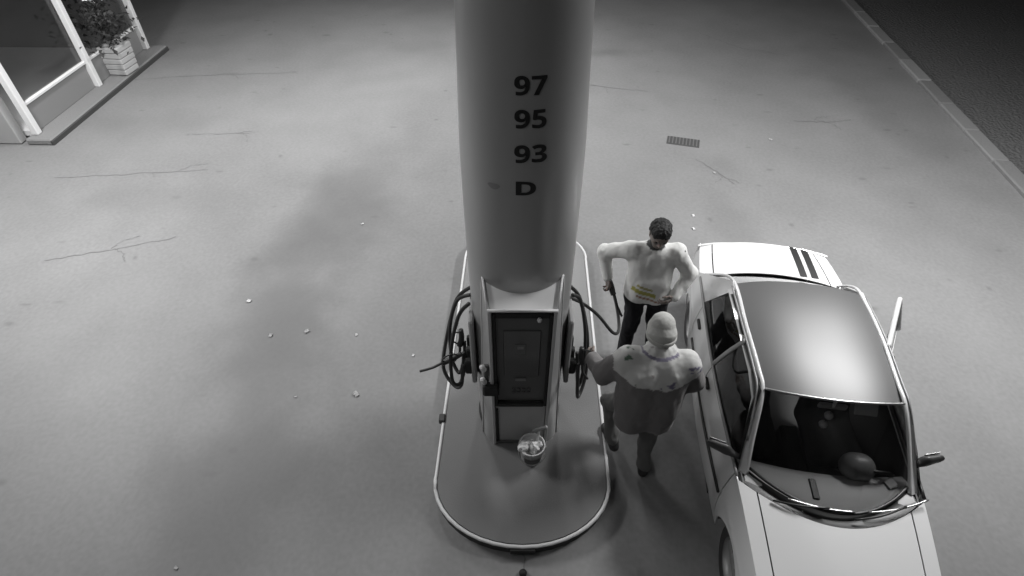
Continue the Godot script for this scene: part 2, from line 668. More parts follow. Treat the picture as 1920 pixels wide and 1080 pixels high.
const COL := Vector3(0.065, 0, -3.24)

func island_and_column() -> void:
	var t := thing("pump_island", "raised grey pump island with rounded end and white kerb edge", "pump island", Vector3(0, 0, 0))
	var st := st_new()
	prism(st, island_outline(-0.02), -0.05, 0.116)
	part("slab", done(st), mats.island, t)
	var e := st_new(true)
	var o := island_outline(0.0)
	var path := PackedVector3Array()
	for p in o + [o[0], o[1]]:
		path.append(p + Vector3(0, 0.105, 0))
	tube(e, path, 0.016, 0.016, 8)
	part("edge_trim", done(e), mats.edge, t)
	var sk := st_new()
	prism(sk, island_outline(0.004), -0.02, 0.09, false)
	part("kerb_face", done(sk), mat("shade dark kerb face", 0.06, 0.8), t)  # kerb face coloured dark to stand for its unlit side
	part("edge_clamp", box_mesh(Vector3(-0.655, 0.11, -3.12), Vector3(0.06, 0.055, 0.09), 0.01), mats.rubber, t)
	part("end_plate", box_mesh(Vector3(0.085, 0.075, -1.905), Vector3(0.2, 0.06, 0.02), 0.006), mats.gap, t)
	# stud in the paving ahead of the island
	var s := st_new(true)
	lathe(s, Vector3.ZERO, [[0.03, 0.0], [0.03, 0.03], [0.02, 0.045], [0.0, 0.048]], 14)
	var stud := MeshInstance3D.new()
	stud.name = "paving_stud"
	stud.mesh = done(s)
	stud.material_override = mats.gap
	stud.position = Vector3(0.085, 0, -1.765)
	add_child(stud)
	tag(stud, "small black stud in the paving in front of the island's rounded end", "stud")
	# the round column
	var c := thing("column", "thick round grey column with black octane numbers", "column", COL)
	var prof := [[0.0, 0.116]]
	for i in 55:
		var y := 0.116 + i * 0.0955
		prof.append([column_r(y), y])
	var cs := st_new(true)
	lathe(cs, Vector3.ZERO, prof, 96)
	var cm: StandardMaterial3D = mats.column
	cm.roughness_texture = noise_tex(0.01, 31, 512, 3, 0.85, 1.0)
	cm.uv1_triplanar = true
	cm.uv1_scale = Vector3.ONE * 0.8
	part("shaft", done(cs), cm, c)
	# a low dark ring at its foot
	var rs := st_new(true)
	lathe(rs, Vector3.ZERO, [[0.366, 0.117], [0.378, 0.118], [0.378, 0.15], [0.366, 0.156]], 64)
	part("foot_ring", done(rs), mats.gap, c)
	for n in [["97", 0.032, 3.443, 0.098], ["95", 0.036, 3.262, 0.1], ["93", 0.04, 3.056, 0.104], ["D", 0.012, 2.835, 0.09]]:
		var tm := TextMesh.new()
		var sf := SystemFont.new()
		sf.font_names = PackedStringArray(["Droid Sans"])
		sf.font_weight = 700
		tm.font = sf
		tm.text = n[0]
		tm.font_size = 64
		tm.pixel_size = float(n[3]) / 64.0 * 1.4
		tm.depth = 0.004
		tm.curve_step = 1.0
		var arr := tm.get_mesh_arrays()
		var V: PackedVector3Array = arr[Mesh.ARRAY_VERTEX]
		var NN: PackedVector3Array = arr[Mesh.ARRAY_NORMAL]
		var wide := 1.2 if n[0] != "D" else 1.65
		for i in V.size():
			var y: float = V[i].y + n[2]
			var r := column_r(y) + 0.0025 + V[i].z
			var a: float = (V[i].x * wide + n[1]) / 0.38
			V[i] = Vector3(sin(a) * r, y, cos(a) * r)
			NN[i] = NN[i].rotated(Vector3.UP, a)
		arr[Mesh.ARRAY_VERTEX] = V
		arr[Mesh.ARRAY_NORMAL] = NN
		var am := ArrayMesh.new()
		var arr2 := []
		arr2.resize(Mesh.ARRAY_MAX)
		arr2[Mesh.ARRAY_VERTEX] = V
		arr2[Mesh.ARRAY_NORMAL] = NN
		arr2[Mesh.ARRAY_INDEX] = arr[Mesh.ARRAY_INDEX]
		am.add_surface_from_arrays(Mesh.PRIMITIVE_TRIANGLES, arr2)
		part("numeral", am, mats.black_paint, c)
	# a round scuff left of the last sign: a dent patch of dark rubbed paint
	var sm := st_new(true)
	for i in 14:
		var a0 := TAU * i / 14
		var a1 := TAU * (i + 1) / 14
		var q := []
		for k in [[0.0, 0.0], [a0, 1.0], [a1, 1.0]]:
			var rr: float = k[1] * 0.026 * (1.0 + 0.12 * sin(k[0] * 3.0))
			var y: float = 2.83 + sin(k[0]) * rr * 0.8
			var ang: float = (-0.172 + cos(k[0]) * rr * 1.5) / 0.38
			var r := column_r(y) + 0.0018
			q.append(Vector3(sin(ang) * r, y, cos(ang) * r))
		tri(sm, q[0], q[1], q[2], Vector3(0, 2.8, 0))
	part("scuff", done(sm), mat("rubbed paint", 0.24, 0.5), c)

# ---------------------------------------------------------------- the dispenser set into the column
func dispenser() -> void:
	var t := thing("fuel_dispenser", "fuel dispenser cabinet with dark front panel and sloping pale top, built onto the column", "fuel pump", Vector3(0.072, 0.116, -2.72))
	# plan: front 0.46 wide at z 0, back 0.56 wide where it meets the column
	var zb := -0.3
	var top := func(u: float, v: float) -> Vector3:
		var z := lerpf(0.0, zb, v)
		var w := lerpf(0.235, 0.285, v)
		return Vector3(lerpf(-w, w, u), lerpf(1.832, 1.93, v), z)
	part("top_plate", patch(top, 4, 4, Vector3(0, 1.0, -0.15), 0.02), mats.cabinet, t)
	var lean := Transform3D(Basis(Vector3.RIGHT, 0.0764), Vector3(0, 0, -0.14))
	for s in [-1.0, 1.0]:
		# fairing from the front's edge back to the round column
		var c := Vector3(s * 0.2, 0.9, -0.3)
		part("side_panel", patch(func(u: float, v: float) -> Vector3:
			var y := lerpf(0.0, lerpf(1.828, 1.926, u), v)
			var a := Vector3(s * 0.225, y, -0.14 * (1.0 - minf(y / 1.83, 1.0)))
			var b := Vector3(s * lerpf(0.335, 0.285, v), y, -0.27)
			return a.lerp(b, u) + Vector3(s * 0.012, 0, 0.012) * sin(u * PI), 6, 12, c, 0.015), mats.column, t)
		part("edge_highlight", tube_mesh([Vector3(s * 0.334, 0.0, -0.262), Vector3(s * 0.31, 0.9, -0.262), Vector3(s * 0.286, 1.92, -0.262)], 0.009, -1.0, 4, 8), mat("pale edge highlight", 0.5, 0.4), t)  # pale bead stands in for the highlight along the fairing edge
		part("corner_strip", box_mesh(Vector3(s * 0.226, 0.92, 0.004), Vector3(0.028, 1.84, 0.022), 0.005), mat("pale strip", 0.5, 0.35), t).transform = lean
		part("top_lip", tube_mesh([Vector3(s * 0.235, 1.842, 0.0), Vector3(s * 0.285, 1.94, zb)], 0.01, -1.0, 1, 8), mats.edge, t)
	part("top_lip", tube_mesh([Vector3(-0.24, 1.842, 0.004), Vector3(0.24, 1.842, 0.004)], 0.012, -1.0, 1, 8), mats.edge, t)
	# dark recessed front with its frame, leaning back towards its foot
	var front := []
	front.append(part("front_panel", box_mesh(Vector3(0, 1.25, -0.03), Vector3(0.42, 1.12, 0.02), 0.004), mats.cabinet_dark, t))
	for s in [-1.0, 1.0]:
		front.append(part("panel_frame", box_mesh(Vector3(s * 0.198, 1.22, -0.008), Vector3(0.024, 1.17, 0.03), 0.005), mats.gap, t))
	front.append(part("panel_frame", box_mesh(Vector3(0, 1.79, -0.01), Vector3(0.372, 0.05, 0.03), 0.005), mats.gap, t))
	front.append(part("panel_frame", box_mesh(Vector3(0, 0.65, -0.008), Vector3(0.372, 0.045, 0.03), 0.005), mats.gap, t))
	front.append(part("display_window", box_mesh(Vector3(0, 1.33, -0.016), Vector3(0.27, 0.56, 0.012), 0.006), mat("display glass", 0.09, 0.12), t))
	front.append(part("price_sticker", box_mesh(Vector3(-0.01, 1.4, -0.008), Vector3(0.075, 0.12, 0.004), 0.001), mat("faded sticker", 0.12, 0.5), t))
	front.append(part("sticker_mark", box_mesh(Vector3(-0.01, 1.42, -0.005), Vector3(0.045, 0.03, 0.003), 0.001), mat("faded sticker print", 0.24, 0.5), t))
	front.append(part("receipt_slot", box_mesh(Vector3(-0.005, 1.0, -0.014), Vector3(0.085, 0.028, 0.014), 0.004), mat("slot plate", 0.2, 0.4), t))
	for i in 8:
		front.append(part("button", box_mesh(Vector3(-0.06 + (i % 4) * 0.04, 0.86 - (i / 4) * 0.045, -0.016), Vector3(0.028, 0.03, 0.012), 0.004), mat("grey button", 0.07, 0.5), t))
	var led := st_new(true)
	lathe(led, Vector3(0.115, 1.77, 0.02), [[0.0, -0.02], [0.014, -0.014], [0.018, 0.0], [0.014, 0.012], [0.0, 0.018]], 14)
	front.append(part("keyhole_cap", done(led), mats.white_plastic, t))
	front.append(part("lower_panel", box_mesh(Vector3(0.0, 0.31, -0.02), Vector3(0.42, 0.62, 0.02), 0.006), mat("lower cabinet panel", 0.45, 0.45), t))
	front.append(part("door_slot", box_mesh(Vector3(-0.195, 0.3, -0.006), Vector3(0.018, 0.56, 0.02), 0.004), mats.gap, t))
	front.append(part("skirting", box_mesh(Vector3(0, 0.02, -0.01), Vector3(0.42, 0.04, 0.03), 0.006), mat("skirting", 0.1, 0.5), t))
	for p in front:
		p.transform = lean
	# payment terminal on the left edge
	var k := thing("card_terminal", "black card terminal with two white keys on the dispenser's left edge", "card terminal", Vector3(-0.2, 1.06, -2.77))
	part("case", box_mesh(Vector3(0.035, -0.03, 0.0), Vector3(0.13, 0.12, 0.07), 0.015), mats.gap, k)
	part("bracket", box_mesh(Vector3(0.0, 0.1, -0.04), Vector3(0.04, 0.24, 0.03), 0.008), mat("bracket", 0.1, 0.5), k)
	for y in [0.075, 0.225]:
		part("key", box_mesh(Vector3(-0.02, y, 0.0), Vector3(0.04, 0.07, 0.04), 0.012, Basis(Vector3(0, 0, 1), 0.35)), mats.white_plastic, k)

func nozzle(called: String, label: String, group: String, at: Vector3, basis: Basis) -> Node3D:
	# grip at the origin, spout along -y (then bent to +z)
	var t := thing(called, label, "fuel nozzle", at, 0.0, group)
	t.basis = basis
	part("spout", tube_mesh([Vector3(0, -0.08, 0.02), Vector3(0, -0.2, 0.03), Vector3(0, -0.3, 0.08)], 0.012, 0.011, 6, 10), mats.rubber, t)
	part("handle", tube_mesh([Vector3(0, 0.1, 0.0), Vector3(0, 0.0, 0.0), Vector3(0, -0.09, 0.02)], 0.021, 0.027, 6, 10), mats.rubber, t)
	part("trigger_guard", tube_mesh([Vector3(0, 0.07, 0.015), Vector3(0, 0.06, 0.075), Vector3(0, -0.03, 0.08), Vector3(0, -0.08, 0.03)], 0.007, -1.0, 5, 8), mats.rubber, t)
	return t

func hoses() -> void:
	# left bank
	var bank := thing("nozzle_holder", "black nozzle holder on the left side of the column", "nozzle holder", Vector3(-0.36, 0.8, -3.2))
	part("back_plate", box_mesh(Vector3(0.045, 0.35, 0), Vector3(0.04, 0.75, 0.36), 0.012), mat("holder plate", 0.3, 0.5), bank)
	for z in [-0.13, 0.0, 0.13]:
		part("holster", box_mesh(Vector3(0.0, 0.15, z), Vector3(0.06, 0.16, 0.06), 0.012), mats.gap, bank)
	var bank2 := thing("nozzle_holder", "black nozzle holder on the right side of the column behind the crouched hoses", "nozzle holder", Vector3(0.5, 0.8, -3.2))
	bank2.set_meta("label", "black nozzle holder on the right side of the column, beside the two men")
	part("back_plate", box_mesh(Vector3(-0.045, 0.35, 0), Vector3(0.04, 0.75, 0.36), 0.012), mat("holder plate", 0.3, 0.5), bank2)
	for z in [-0.13, 0.0, 0.13]:
		part("holster", box_mesh(Vector3(0.0, 0.15, z), Vector3(0.06, 0.16, 0.06), 0.012), mats.gap, bank2)
	var L := [
		["looped black hose hanging outermost left of the column", [Vector3(-0.33, 1.5, -3.45), Vector3(-0.47, 1.3, -3.5), Vector3(-0.57, 0.95, -3.4), Vector3(-0.6, 0.74, -3.22), Vector3(-0.5, 0.64, -3.1), Vector3(-0.43, 0.75, -3.03), Vector3(-0.41, 0.98, -3.05)]],
		["looped black hose in the middle of the left bunch", [Vector3(-0.33, 1.55, -3.3), Vector3(-0.45, 1.42, -3.36), Vector3(-0.53, 1.1, -3.36), Vector3(-0.52, 0.85, -3.24), Vector3(-0.46, 0.76, -3.15), Vector3(-0.42, 0.85, -3.17), Vector3(-0.41, 0.98, -3.19)]],
		["looped black hose nearest the column in the left bunch", [Vector3(-0.33, 1.6, -3.15), Vector3(-0.42, 1.45, -3.16), Vector3(-0.5, 1.1, -3.12), Vector3(-0.5, 0.85, -3.0), Vector3(-0.44, 0.78, -3.02), Vector3(-0.41, 0.8, -3.2), Vector3(-0.41, 0.98, -3.32)]]]
	for h in L:
		var o := MeshInstance3D.new()
		o.name = numbered("fuel_hose")
		o.mesh = tube_mesh(h[1], 0.016, -1.0, 10, 10)
		o.material_override = mats.rubber
		add_child(o)
		tag(o, h[0], "hose", "hoses hanging on the column")
	var R := [
		["looped black hose on the column's right side, farthest from the camera", [Vector3(0.48, 1.5, -3.45), Vector3(0.58, 1.3, -3.5), Vector3(0.66, 0.95, -3.4), Vector3(0.66, 0.6, -3.25), Vector3(0.59, 0.48, -3.1), Vector3(0.56, 0.75, -3.05), Vector3(0.55, 0.98, -3.06)]],
		["looped black hose on the column's right side, by the beanie man's elbow", [Vector3(0.48, 1.55, -3.3), Vector3(0.56, 1.42, -3.36), Vector3(0.62, 1.1, -3.3), Vector3(0.62, 0.75, -3.18), Vector3(0.58, 0.62, -3.12), Vector3(0.56, 0.85, -3.17), Vector3(0.55, 0.98, -3.19)]]]
	for h in R:
		var o := MeshInstance3D.new()
		o.name = numbered("fuel_hose")
		o.mesh = tube_mesh(h[1], 0.016, -1.0, 10, 10)
		o.material_override = mats.rubber
		add_child(o)
		tag(o, h[0], "hose", "hoses hanging on the column")
	nozzle("fuel_nozzle", "nozzle hanging at the left of the column with its spout sticking out", "nozzles in their holders", Vector3(-0.5, 0.98, -3.12), Basis(Vector3(0, 0, 1), -0.9) * Basis(Vector3(0, 1, 0), -1.2))
	nozzle("fuel_nozzle", "nozzle upright in the left holder, farther from the camera", "nozzles in their holders", Vector3(-0.43, 1.04, -3.3), Basis(Vector3(0, 1, 0), -1.57))
	nozzle("fuel_nozzle", "nozzle upright in the right holder beside the beanie man's arm", "nozzles in their holders", Vector3(0.57, 1.04, -3.1), Basis(Vector3(0, 1, 0), 1.57))
	# the nozzle the man in the sweater holds, and its hose
	nozzle("fuel_nozzle", "nozzle held low by the man in the white sweater, hose running to the column", "", Vector3(0.93, 1.0, -4.0), Basis(Vector3(0, 0, 1), 0.35) * Basis(Vector3(1, 0, 0), -0.5) * Basis(Vector3(0, 1, 0), 0.4))
	var o := MeshInstance3D.new()
	o.name = numbered("fuel_hose")
	o.mesh = tube_mesh([Vector3(0.48, 1.42, -3.4), Vector3(0.62, 1.2, -3.55), Vector3(0.78, 0.98, -3.62), Vector3(0.93, 0.78, -3.6), Vector3(1.0, 0.74, -3.68), Vector3(0.99, 0.86, -3.86), Vector3(0.915, 1.08, -4.03)], 0.015, -1.0, 10, 10)
	o.material_override = mats.rubber
	add_child(o)
	tag(o, "black hose stretched from the column to the nozzle in the sweater man's hand", "hose")

func bucket() -> void:
	var t := thing("bucket", "small white bucket on the island below the dispenser", "bucket", Vector3(0.172, 0.117, -2.71))
	var st := st_new(true)
	lathe(st, Vector3.ZERO, [[0.0, 0.0], [0.085, 0.0], [0.09, 0.01], [0.108, 0.2], [0.115, 0.203], [0.115, 0.216], [0.106, 0.216], [0.1, 0.2], [0.085, 0.02], [0.0, 0.02]], 28)
	part("pail", done(st), mat("white plastic pail", 0.65, 0.45), t)
	var lb := func(u: float, v: float) -> Vector3:
		var a := lerpf(-0.7, 0.8, u)
		var y := lerpf(0.045, 0.125, v)
		var r := 0.0925 + y * 0.095
		return Vector3(sin(a) * r, y, cos(a) * r)
	part("label_band", patch(lb, 12, 2, Vector3(0, 0.1, 0), 0.0015), mat("dark label", 0.08, 0.5), t)
	part("bail_handle", tube_mesh([Vector3(-0.117, 0.19, 0), Vector3(-0.1, 0.13, 0.085), Vector3(0, 0.1, 0.14), Vector3(0.1, 0.13, 0.085), Vector3(0.117, 0.19, 0)], 0.004, -1.0, 6, 6), mats.steel, t)
	# squeegee and rags standing in it
	var q := thing("squeegee", "squeegee with pale handle standing in the white bucket", "squeegee", Vector3(0.172, 0.15, -2.71))
	part("handle", tube_mesh([Vector3(0.02, 0.0, 0.0), Vector3(0.045, 0.2, -0.02), Vector3(0.06, 0.33, -0.05)], 0.011, -1.0, 5, 8), mats.white_plastic, q)
	part("blade", box_mesh(Vector3(0.062, 0.335, -0.05), Vector3(0.15, 0.03, 0.03), 0.008, Basis(Vector3(0, 0, 1), 0.5)), mat("grey blade", 0.3, 0.5), q)
	for s in [[-0.045, 0.015, 0.06, "crumpled white rag on the left of the bucket's rim"], [0.04, 0.03, 0.05, "crumpled white rag on the right of the bucket's rim, by the squeegee"]]:
		var f := Field.new(Vector3(-0.12, -0.1, -0.12), Vector3(0.12, 0.12, 0.12), 0.008)
		f.bone(Vector3(-0.03, 0.0, 0.01), Vector3(0.03, 0.025, -0.01), s[2] * 0.75, s[2] * 0.5, 0.02)
		f.bone(Vector3(0.0, 0.02, 0.03), Vector3(-0.02, -0.04, 0.05), 0.02, 0.012, 0.02)
		var n := FastNoiseLite.new()
		n.seed = int(s[0] * 1000)
		n.frequency = 14.0
		f.rough(n, 0.03)
		var o := MeshInstance3D.new()
		o.name = numbered("rag")
		o.mesh = net([f], Vector3.ZERO)
		o.material_override = mat("white rag", 0.72, 0.9)
		o.position = Vector3(0.172 + s[0], 0.335, -2.71 + s[1])
		add_child(o)
		tag(o, s[3], "rag")

# ---------------------------------------------------------------- the shop at the far left
func shop() -> void:
	# local: x out of the facade towards the forecourt, z along it towards the camera
	var t := thing("shop_building", "shop front with white posts and glass panes at the forecourt's far left", "building", Vector3(-7.72, 0, -12.35), -0.02)
	var bays := 2
	var w := 1.85
	part("roof", box_mesh(Vector3(-2.0, 3.05, bays * w * 0.5), Vector3(4.6, 0.3, bays * w + 0.5), 0.02), mats.facade, t)
	part("back_wall", box_mesh(Vector3(-4.0, 1.45, bays * w * 0.5), Vector3(0.2, 2.9, bays * w), 0.01), mats.facade, t)
	part("end_wall", box_mesh(Vector3(-2.15, 1.45, -0.1), Vector3(3.9, 2.88, 0.16), 0.01), mats.facade, t)
	part("end_wall", box_mesh(Vector3(-2.15, 1.45, bays * w + 0.1), Vector3(3.9, 2.88, 0.16), 0.01), mats.facade, t)
	part("floor", box_mesh(Vector3(-2.0, 0.08, bays * w * 0.5), Vector3(3.7, 0.1, bays * w - 0.1), 0.005), mats.cabinet, t)
	for i in bays + 1:
		part("post", box_mesh(Vector3(0, 1.5, i * w), Vector3(0.11, 2.8, 0.11), 0.012), mats.post, t)
	for i in range(0, bays):
		var z := (i + 0.5) * w
		part("wall_panel", box_mesh(Vector3(-0.06, 0.32, z), Vector3(0.06, 0.44, w - 0.115), 0.008), mat("wall panel", 0.22, 0.6), t)
		var fr := part("window", box_mesh(Vector3(-0.03, 0.56, z), Vector3(0.07, 0.05, w - 0.115), 0.008), mats.post, t)
		var gm := mat("shop glass", 0.01, 0.04)
		gm.albedo_color.a = 0.3
		gm.transparency = BaseMaterial3D.TRANSPARENCY_ALPHA
		part("pane", box_mesh(Vector3(-0.05, 1.73, z), Vector3(0.012, 2.29, w - 0.13), 0.002), gm, fr)
		part("transom", box_mesh(Vector3(-0.03, 2.3, z), Vector3(0.05, 0.04, w - 0.14), 0.006), mats.post, fr)
	# low plinth with a dark and a pale course
	part("plinth", box_mesh(Vector3(0.12, 0.05, bays * w * 0.5), Vector3(0.42, 0.1, bays * w + 0.4), 0.02), mats.kerb, t)
	part("plinth_edge", box_mesh(Vector3(0.33, 0.03, bays * w * 0.5), Vector3(0.05, 0.1, bays * w + 0.4), 0.01), mat("dark plinth edge", 0.05, 0.7), t)
	# planter with flowers before the first bay
	var at := Vector3(-7.58, 0.1, -11.15)
	var p := thing("planter", "pale square planter standing at the shop front's far end", "planter", at, -0.11)
	var st := st_new()
	for y in 5:
		box(st, Vector3(0, 0.06 + y * 0.105, 0), Vector3(0.36 + y * 0.012, 0.095, 0.4 + y * 0.012), 0.012)
	part("basket", done(st), mat("pale planter", 0.42, 0.7), p)
	var pl := thing("flowering_plant", "dark leafy plant with white blossoms in the pale planter", "plant", at + Vector3(0, 0.5, 0))
	var rng := RandomNumberGenerator.new()
	rng.seed = 21
	var lf := st_new()
	for i in 420:
		var d := Vector3(rng.randfn() * 0.2, rng.randf_range(0.0, 1.0), rng.randfn() * 0.24)
		var b := Basis.from_euler(Vector3(rng.randf_range(-1, 1), rng.randf() * TAU, rng.randf_range(-0.8, 0.8)))
		var s := rng.randf_range(0.07, 0.14)
		var q := [d, d + b * Vector3(s * 0.3, 0.02, s * 0.5), d + b * Vector3(0, 0, s), d + b * Vector3(-s * 0.3, 0.02, s * 0.5)]
		quad(lf, q[0], q[1], q[2], q[3], d - Vector3(0, 1, 0))
	var leaves := part("leaves", done(lf), mats.foliage, pl)
	leaves.set_meta("kind", "stuff")
	for i in 5:
		var x := rng.randf_range(-0.05, 0.05)
		part("stem", tube_mesh([Vector3(x, -0.1, x), Vector3(x * 2.0, 0.5, -x), Vector3(x * 4.0, 1.1, x * 3.0)], 0.009, 0.004, 4, 6), mats.foliage, pl)
	for i in 11:
		var c := Vector3(rng.randf_range(-0.22, 0.3), rng.randf_range(0.75, 1.5), rng.randf_range(-0.35, 0.4))
		var fs := st_new()
		for k in 6:
			var a := TAU * k / 6 + rng.randf() * 0.3
			var b2 := Basis(Vector3.UP, a) * Basis(Vector3.RIGHT, -0.5)
			quad(fs, Vector3.ZERO, b2 * Vector3(0.03, 0.01, 0.05), b2 * Vector3(0, 0, 0.085), b2 * Vector3(-0.03, 0.01, 0.05), Vector3(0, -0.5, 0))
		var bl := part("blossom", done(fs), mats.white_plastic, pl)
		bl.position = c
		bl.rotation = Vector3(rng.randf_range(-0.5, 0.8), 0, rng.randf_range(-0.9, 0.1))

# ---------------------------------------------------------------- the car
func cw(s: float) -> float:
	var f := clampf((s - 0.0) / 1.9, 0.0, 1.0)
	var r := clampf((-0.9 - s) / 0.95, 0.0, 1.0)
	return 0.725 - 0.155 * pow(f, 1.2) - 0.085 * r * r

func belt(s: float) -> float:
	var f := clampf((s - 0.85) / 1.05, 0.0, 1.0)
	var r := clampf((-1.2 - s) / 0.65, 0.0, 1.0)
	return 0.905 - 0.15 * pow(f, 1.5) - 0.03 * r * r

const WHEELS := [1.27, -1.2]

func side_pt(side: float, s: float, v: float, inset := 0.0) -> Vector3:
	var y0 := 0.2
	for k in WHEELS:
		var q: float = 0.31 * 0.31 - (s - k) * (s - k)
		if q > 0.0:
			y0 = maxf(y0, 0.27 + sqrt(q))
	var yb := belt(s)
	var y := lerpf(y0, yb, v)
	var h := (y - 0.2) / (yb - 0.2)
	var f := 1.0 - 0.055 * pow(1.0 - clampf(h / 0.5, 0.0, 1.0), 2.0) - 0.045 * pow(clampf((h - 0.55) / 0.45, 0.0, 1.0), 2.2)
	if h > 0.62 and h < 0.68:
		f += 0.006
	return Vector3(side * (cw(s) * f - inset), y, s)

func side_panel(side: float, s0: float, s1: float, inset := 0.0, n := 20) -> ArrayMesh:
	return patch(func(u: float, v: float) -> Vector3: return side_pt(side, lerpf(s0, s1, u), v, inset), n, 14, Vector3(0, 0.55, (s0 + s1) * 0.5), 0.01)

func top_y(s: float, x: float, crown := 0.05) -> float:
	var xe := cw(s) * 0.955
	return belt(s) + crown * (1.0 - pow(clampf(absf(x) / xe, 0.0, 1.0), 2.2))

func top_panel(s0: Callable, s1: Callable, x0: float, x1: float, drop := 0.0) -> ArrayMesh:
	# x0, x1 are shares of the half width
	return patch(func(u: float, v: float) -> Vector3:
		var k := lerpf(x0, x1, u)
		var s := lerpf(s0.call(k), s1.call(k), v)
		var x := k * cw(s) * 0.955
		return Vector3(x, top_y(s, x) - drop, s), 18, 14, Vector3(0, -3.0, 0.0), 0.008)

func car() -> void:
	var A := deg_to_rad(-8.0)
	var t := thing("parked_car", "white four-door car with dark grey roof beside the pump, far rear door ajar", "car", Vector3(2.36, 0, -2.93), A)
	var white: Material = mats.car_white
	var cowl := func(k: float) -> float: return 1.23 - 0.28 * k * k
	var nose := func(k: float) -> float: return 1.84 - 0.16 * k * k
	var tail0 := func(k: float) -> float: return -1.3 + 0.1 * k * k
	var tail1 := func(k: float) -> float: return -1.82 + 0.07 * k * k
	part("hood", top_panel(cowl, nose, -0.81, 0.81), white, t)
	for s in [-1.0, 1.0]:
		part("fender_top", top_panel(cowl, nose, s * 0.826, s * 1.0), white, t)
		part("rear_fender_top", top_panel(tail0, tail1, s * 0.816, s * 1.0), white, t)
		# below the windows
		part("front_fender", side_panel(s, 0.905, 1.8, 0.0, 40), white, t)
		part("rear_fender", side_panel(s, -1.8, -0.812, 0.0, 40), white, t)
		var fd := part("front_door", side_panel(s, -0.063, 0.893, 0.0, 16), white, t)
		part("handle", box_mesh(side_pt(s, 0.03, 0.86) + Vector3(s * 0.012, 0, 0), Vector3(0.025, 0.03, 0.13), 0.008), mats.trim, fd)
		if s < 0.0:
			var rd := part("rear_door", side_panel(s, -0.8, -0.075, 0.0, 12), white, t)
			part("handle", box_mesh(side_pt(s, -0.66, 0.86) + Vector3(s * 0.012, 0, 0), Vector3(0.025, 0.03, 0.13), 0.008), mats.trim, rd)
		part("inner_liner", side_panel(s, -1.75, 1.75, 0.035, 50), mats.inner, t)
		part("sill", box_mesh(Vector3(s * 0.62, 0.21, -0.05), Vector3(0.06, 0.09, 1.5), 0.02), mats.trim, t)
		part("belt_trim", tube_mesh([side_pt(s, 0.93, 1.0) + Vector3(0, 0.012, 0), side_pt(s, 0.3, 1.0) + Vector3(0, 0.012, 0), side_pt(s, -0.4, 1.0) + Vector3(0, 0.012, 0), side_pt(s, -1.2, 1.0) + Vector3(0, 0.012, 0)], 0.012, -1.0, 6, 8), mats.rim if s < 0.0 else mats.trim, t)
		part("rubbing_strip", tube_mesh([side_pt(s, 0.88, 0.52) + Vector3(s * 0.006, 0, 0), side_pt(s, 0.2, 0.52) + Vector3(s * 0.006, 0, 0), side_pt(s, -0.7, 0.52) + Vector3(s * 0.006, 0, 0)] if s < 0.0 else [side_pt(s, -0.05, 0.52) + Vector3(s * 0.006, 0, 0), side_pt(s, 0.4, 0.52) + Vector3(s * 0.006, 0, 0), side_pt(s, 0.88, 0.52) + Vector3(s * 0.006, 0, 0)], 0.015, -1.0, 5, 8, 0.8), mats.trim, t)
	part("trunk_lid", top_panel(tail0, tail1, -0.8, 0.8), white, t)
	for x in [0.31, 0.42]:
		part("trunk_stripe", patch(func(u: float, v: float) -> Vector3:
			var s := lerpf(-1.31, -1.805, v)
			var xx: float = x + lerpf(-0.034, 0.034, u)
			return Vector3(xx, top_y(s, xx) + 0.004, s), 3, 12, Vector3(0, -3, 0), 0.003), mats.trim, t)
	# nose and tail
	for e in [[1.0, 1.72, 1.86], [-1.0, -1.72, -1.86]]:
		var face := func(u: float, v: float) -> Vector3:
			var k := lerpf(-1.0, 1.0, u)
			var s: float = e[1]
			var x := k * cw(s) * 0.985
			var bow := [0.06, 0.14, 0.2, 0.19, 0.12][int(round(v * 4.0))] as float
			var y: float = [belt(1.8) + 0.02, 0.64, 0.5, 0.34, 0.2][int(round(v * 4.0))]
			if e[0] < 0.0:
				y = [0.9, 0.74, 0.52, 0.34, 0.2][int(round(v * 4.0))]
			return Vector3(x, y + (0.03 * (1.0 - k * k) if v < 0.2 else 0.0), s + e[0] * (bow + 0.02) * (1.0 - 0.75 * pow(absf(k), 4.0)))
		part("bumper", patch(face, 16, 4, Vector3(0, 0.5, 0), 0.02), white, t)
	for s in [-1.0, 1.0]:
		part("headlight", box_mesh(Vector3(s * 0.46, 0.6, 1.85), Vector3(0.26, 0.12, 0.08), 0.03), mats.glass, t)
		part("tail_light", box_mesh(Vector3(s * 0.5, 0.68, -1.86), Vector3(0.22, 0.14, 0.06), 0.02), mat("tail lamp lens", 0.1, 0.2), t)
	part("grille", box_mesh(Vector3(0, 0.6, 1.9), Vector3(0.5, 0.1, 0.04), 0.01), mats.trim, t)
	# roof and rails
	var roof := func(u: float, v: float) -> Vector3:
		var k := lerpf(-1.0, 1.0, u)
		var s := lerpf(-0.74 + 0.05 * k * k, 0.5 - 0.06 * k * k, v)
		var m := 2.0 * v - 1.0
		return Vector3(k * (0.492 - 0.025 * m), 1.378 - 0.034 * pow(absf(k), 3.0) - 0.03 * pow(absf(m), 2.6), s)
	part("roof", patch(roof, 24, 24, Vector3(0, 0.5, -0.1), 0.012), mats.car_roof, t)
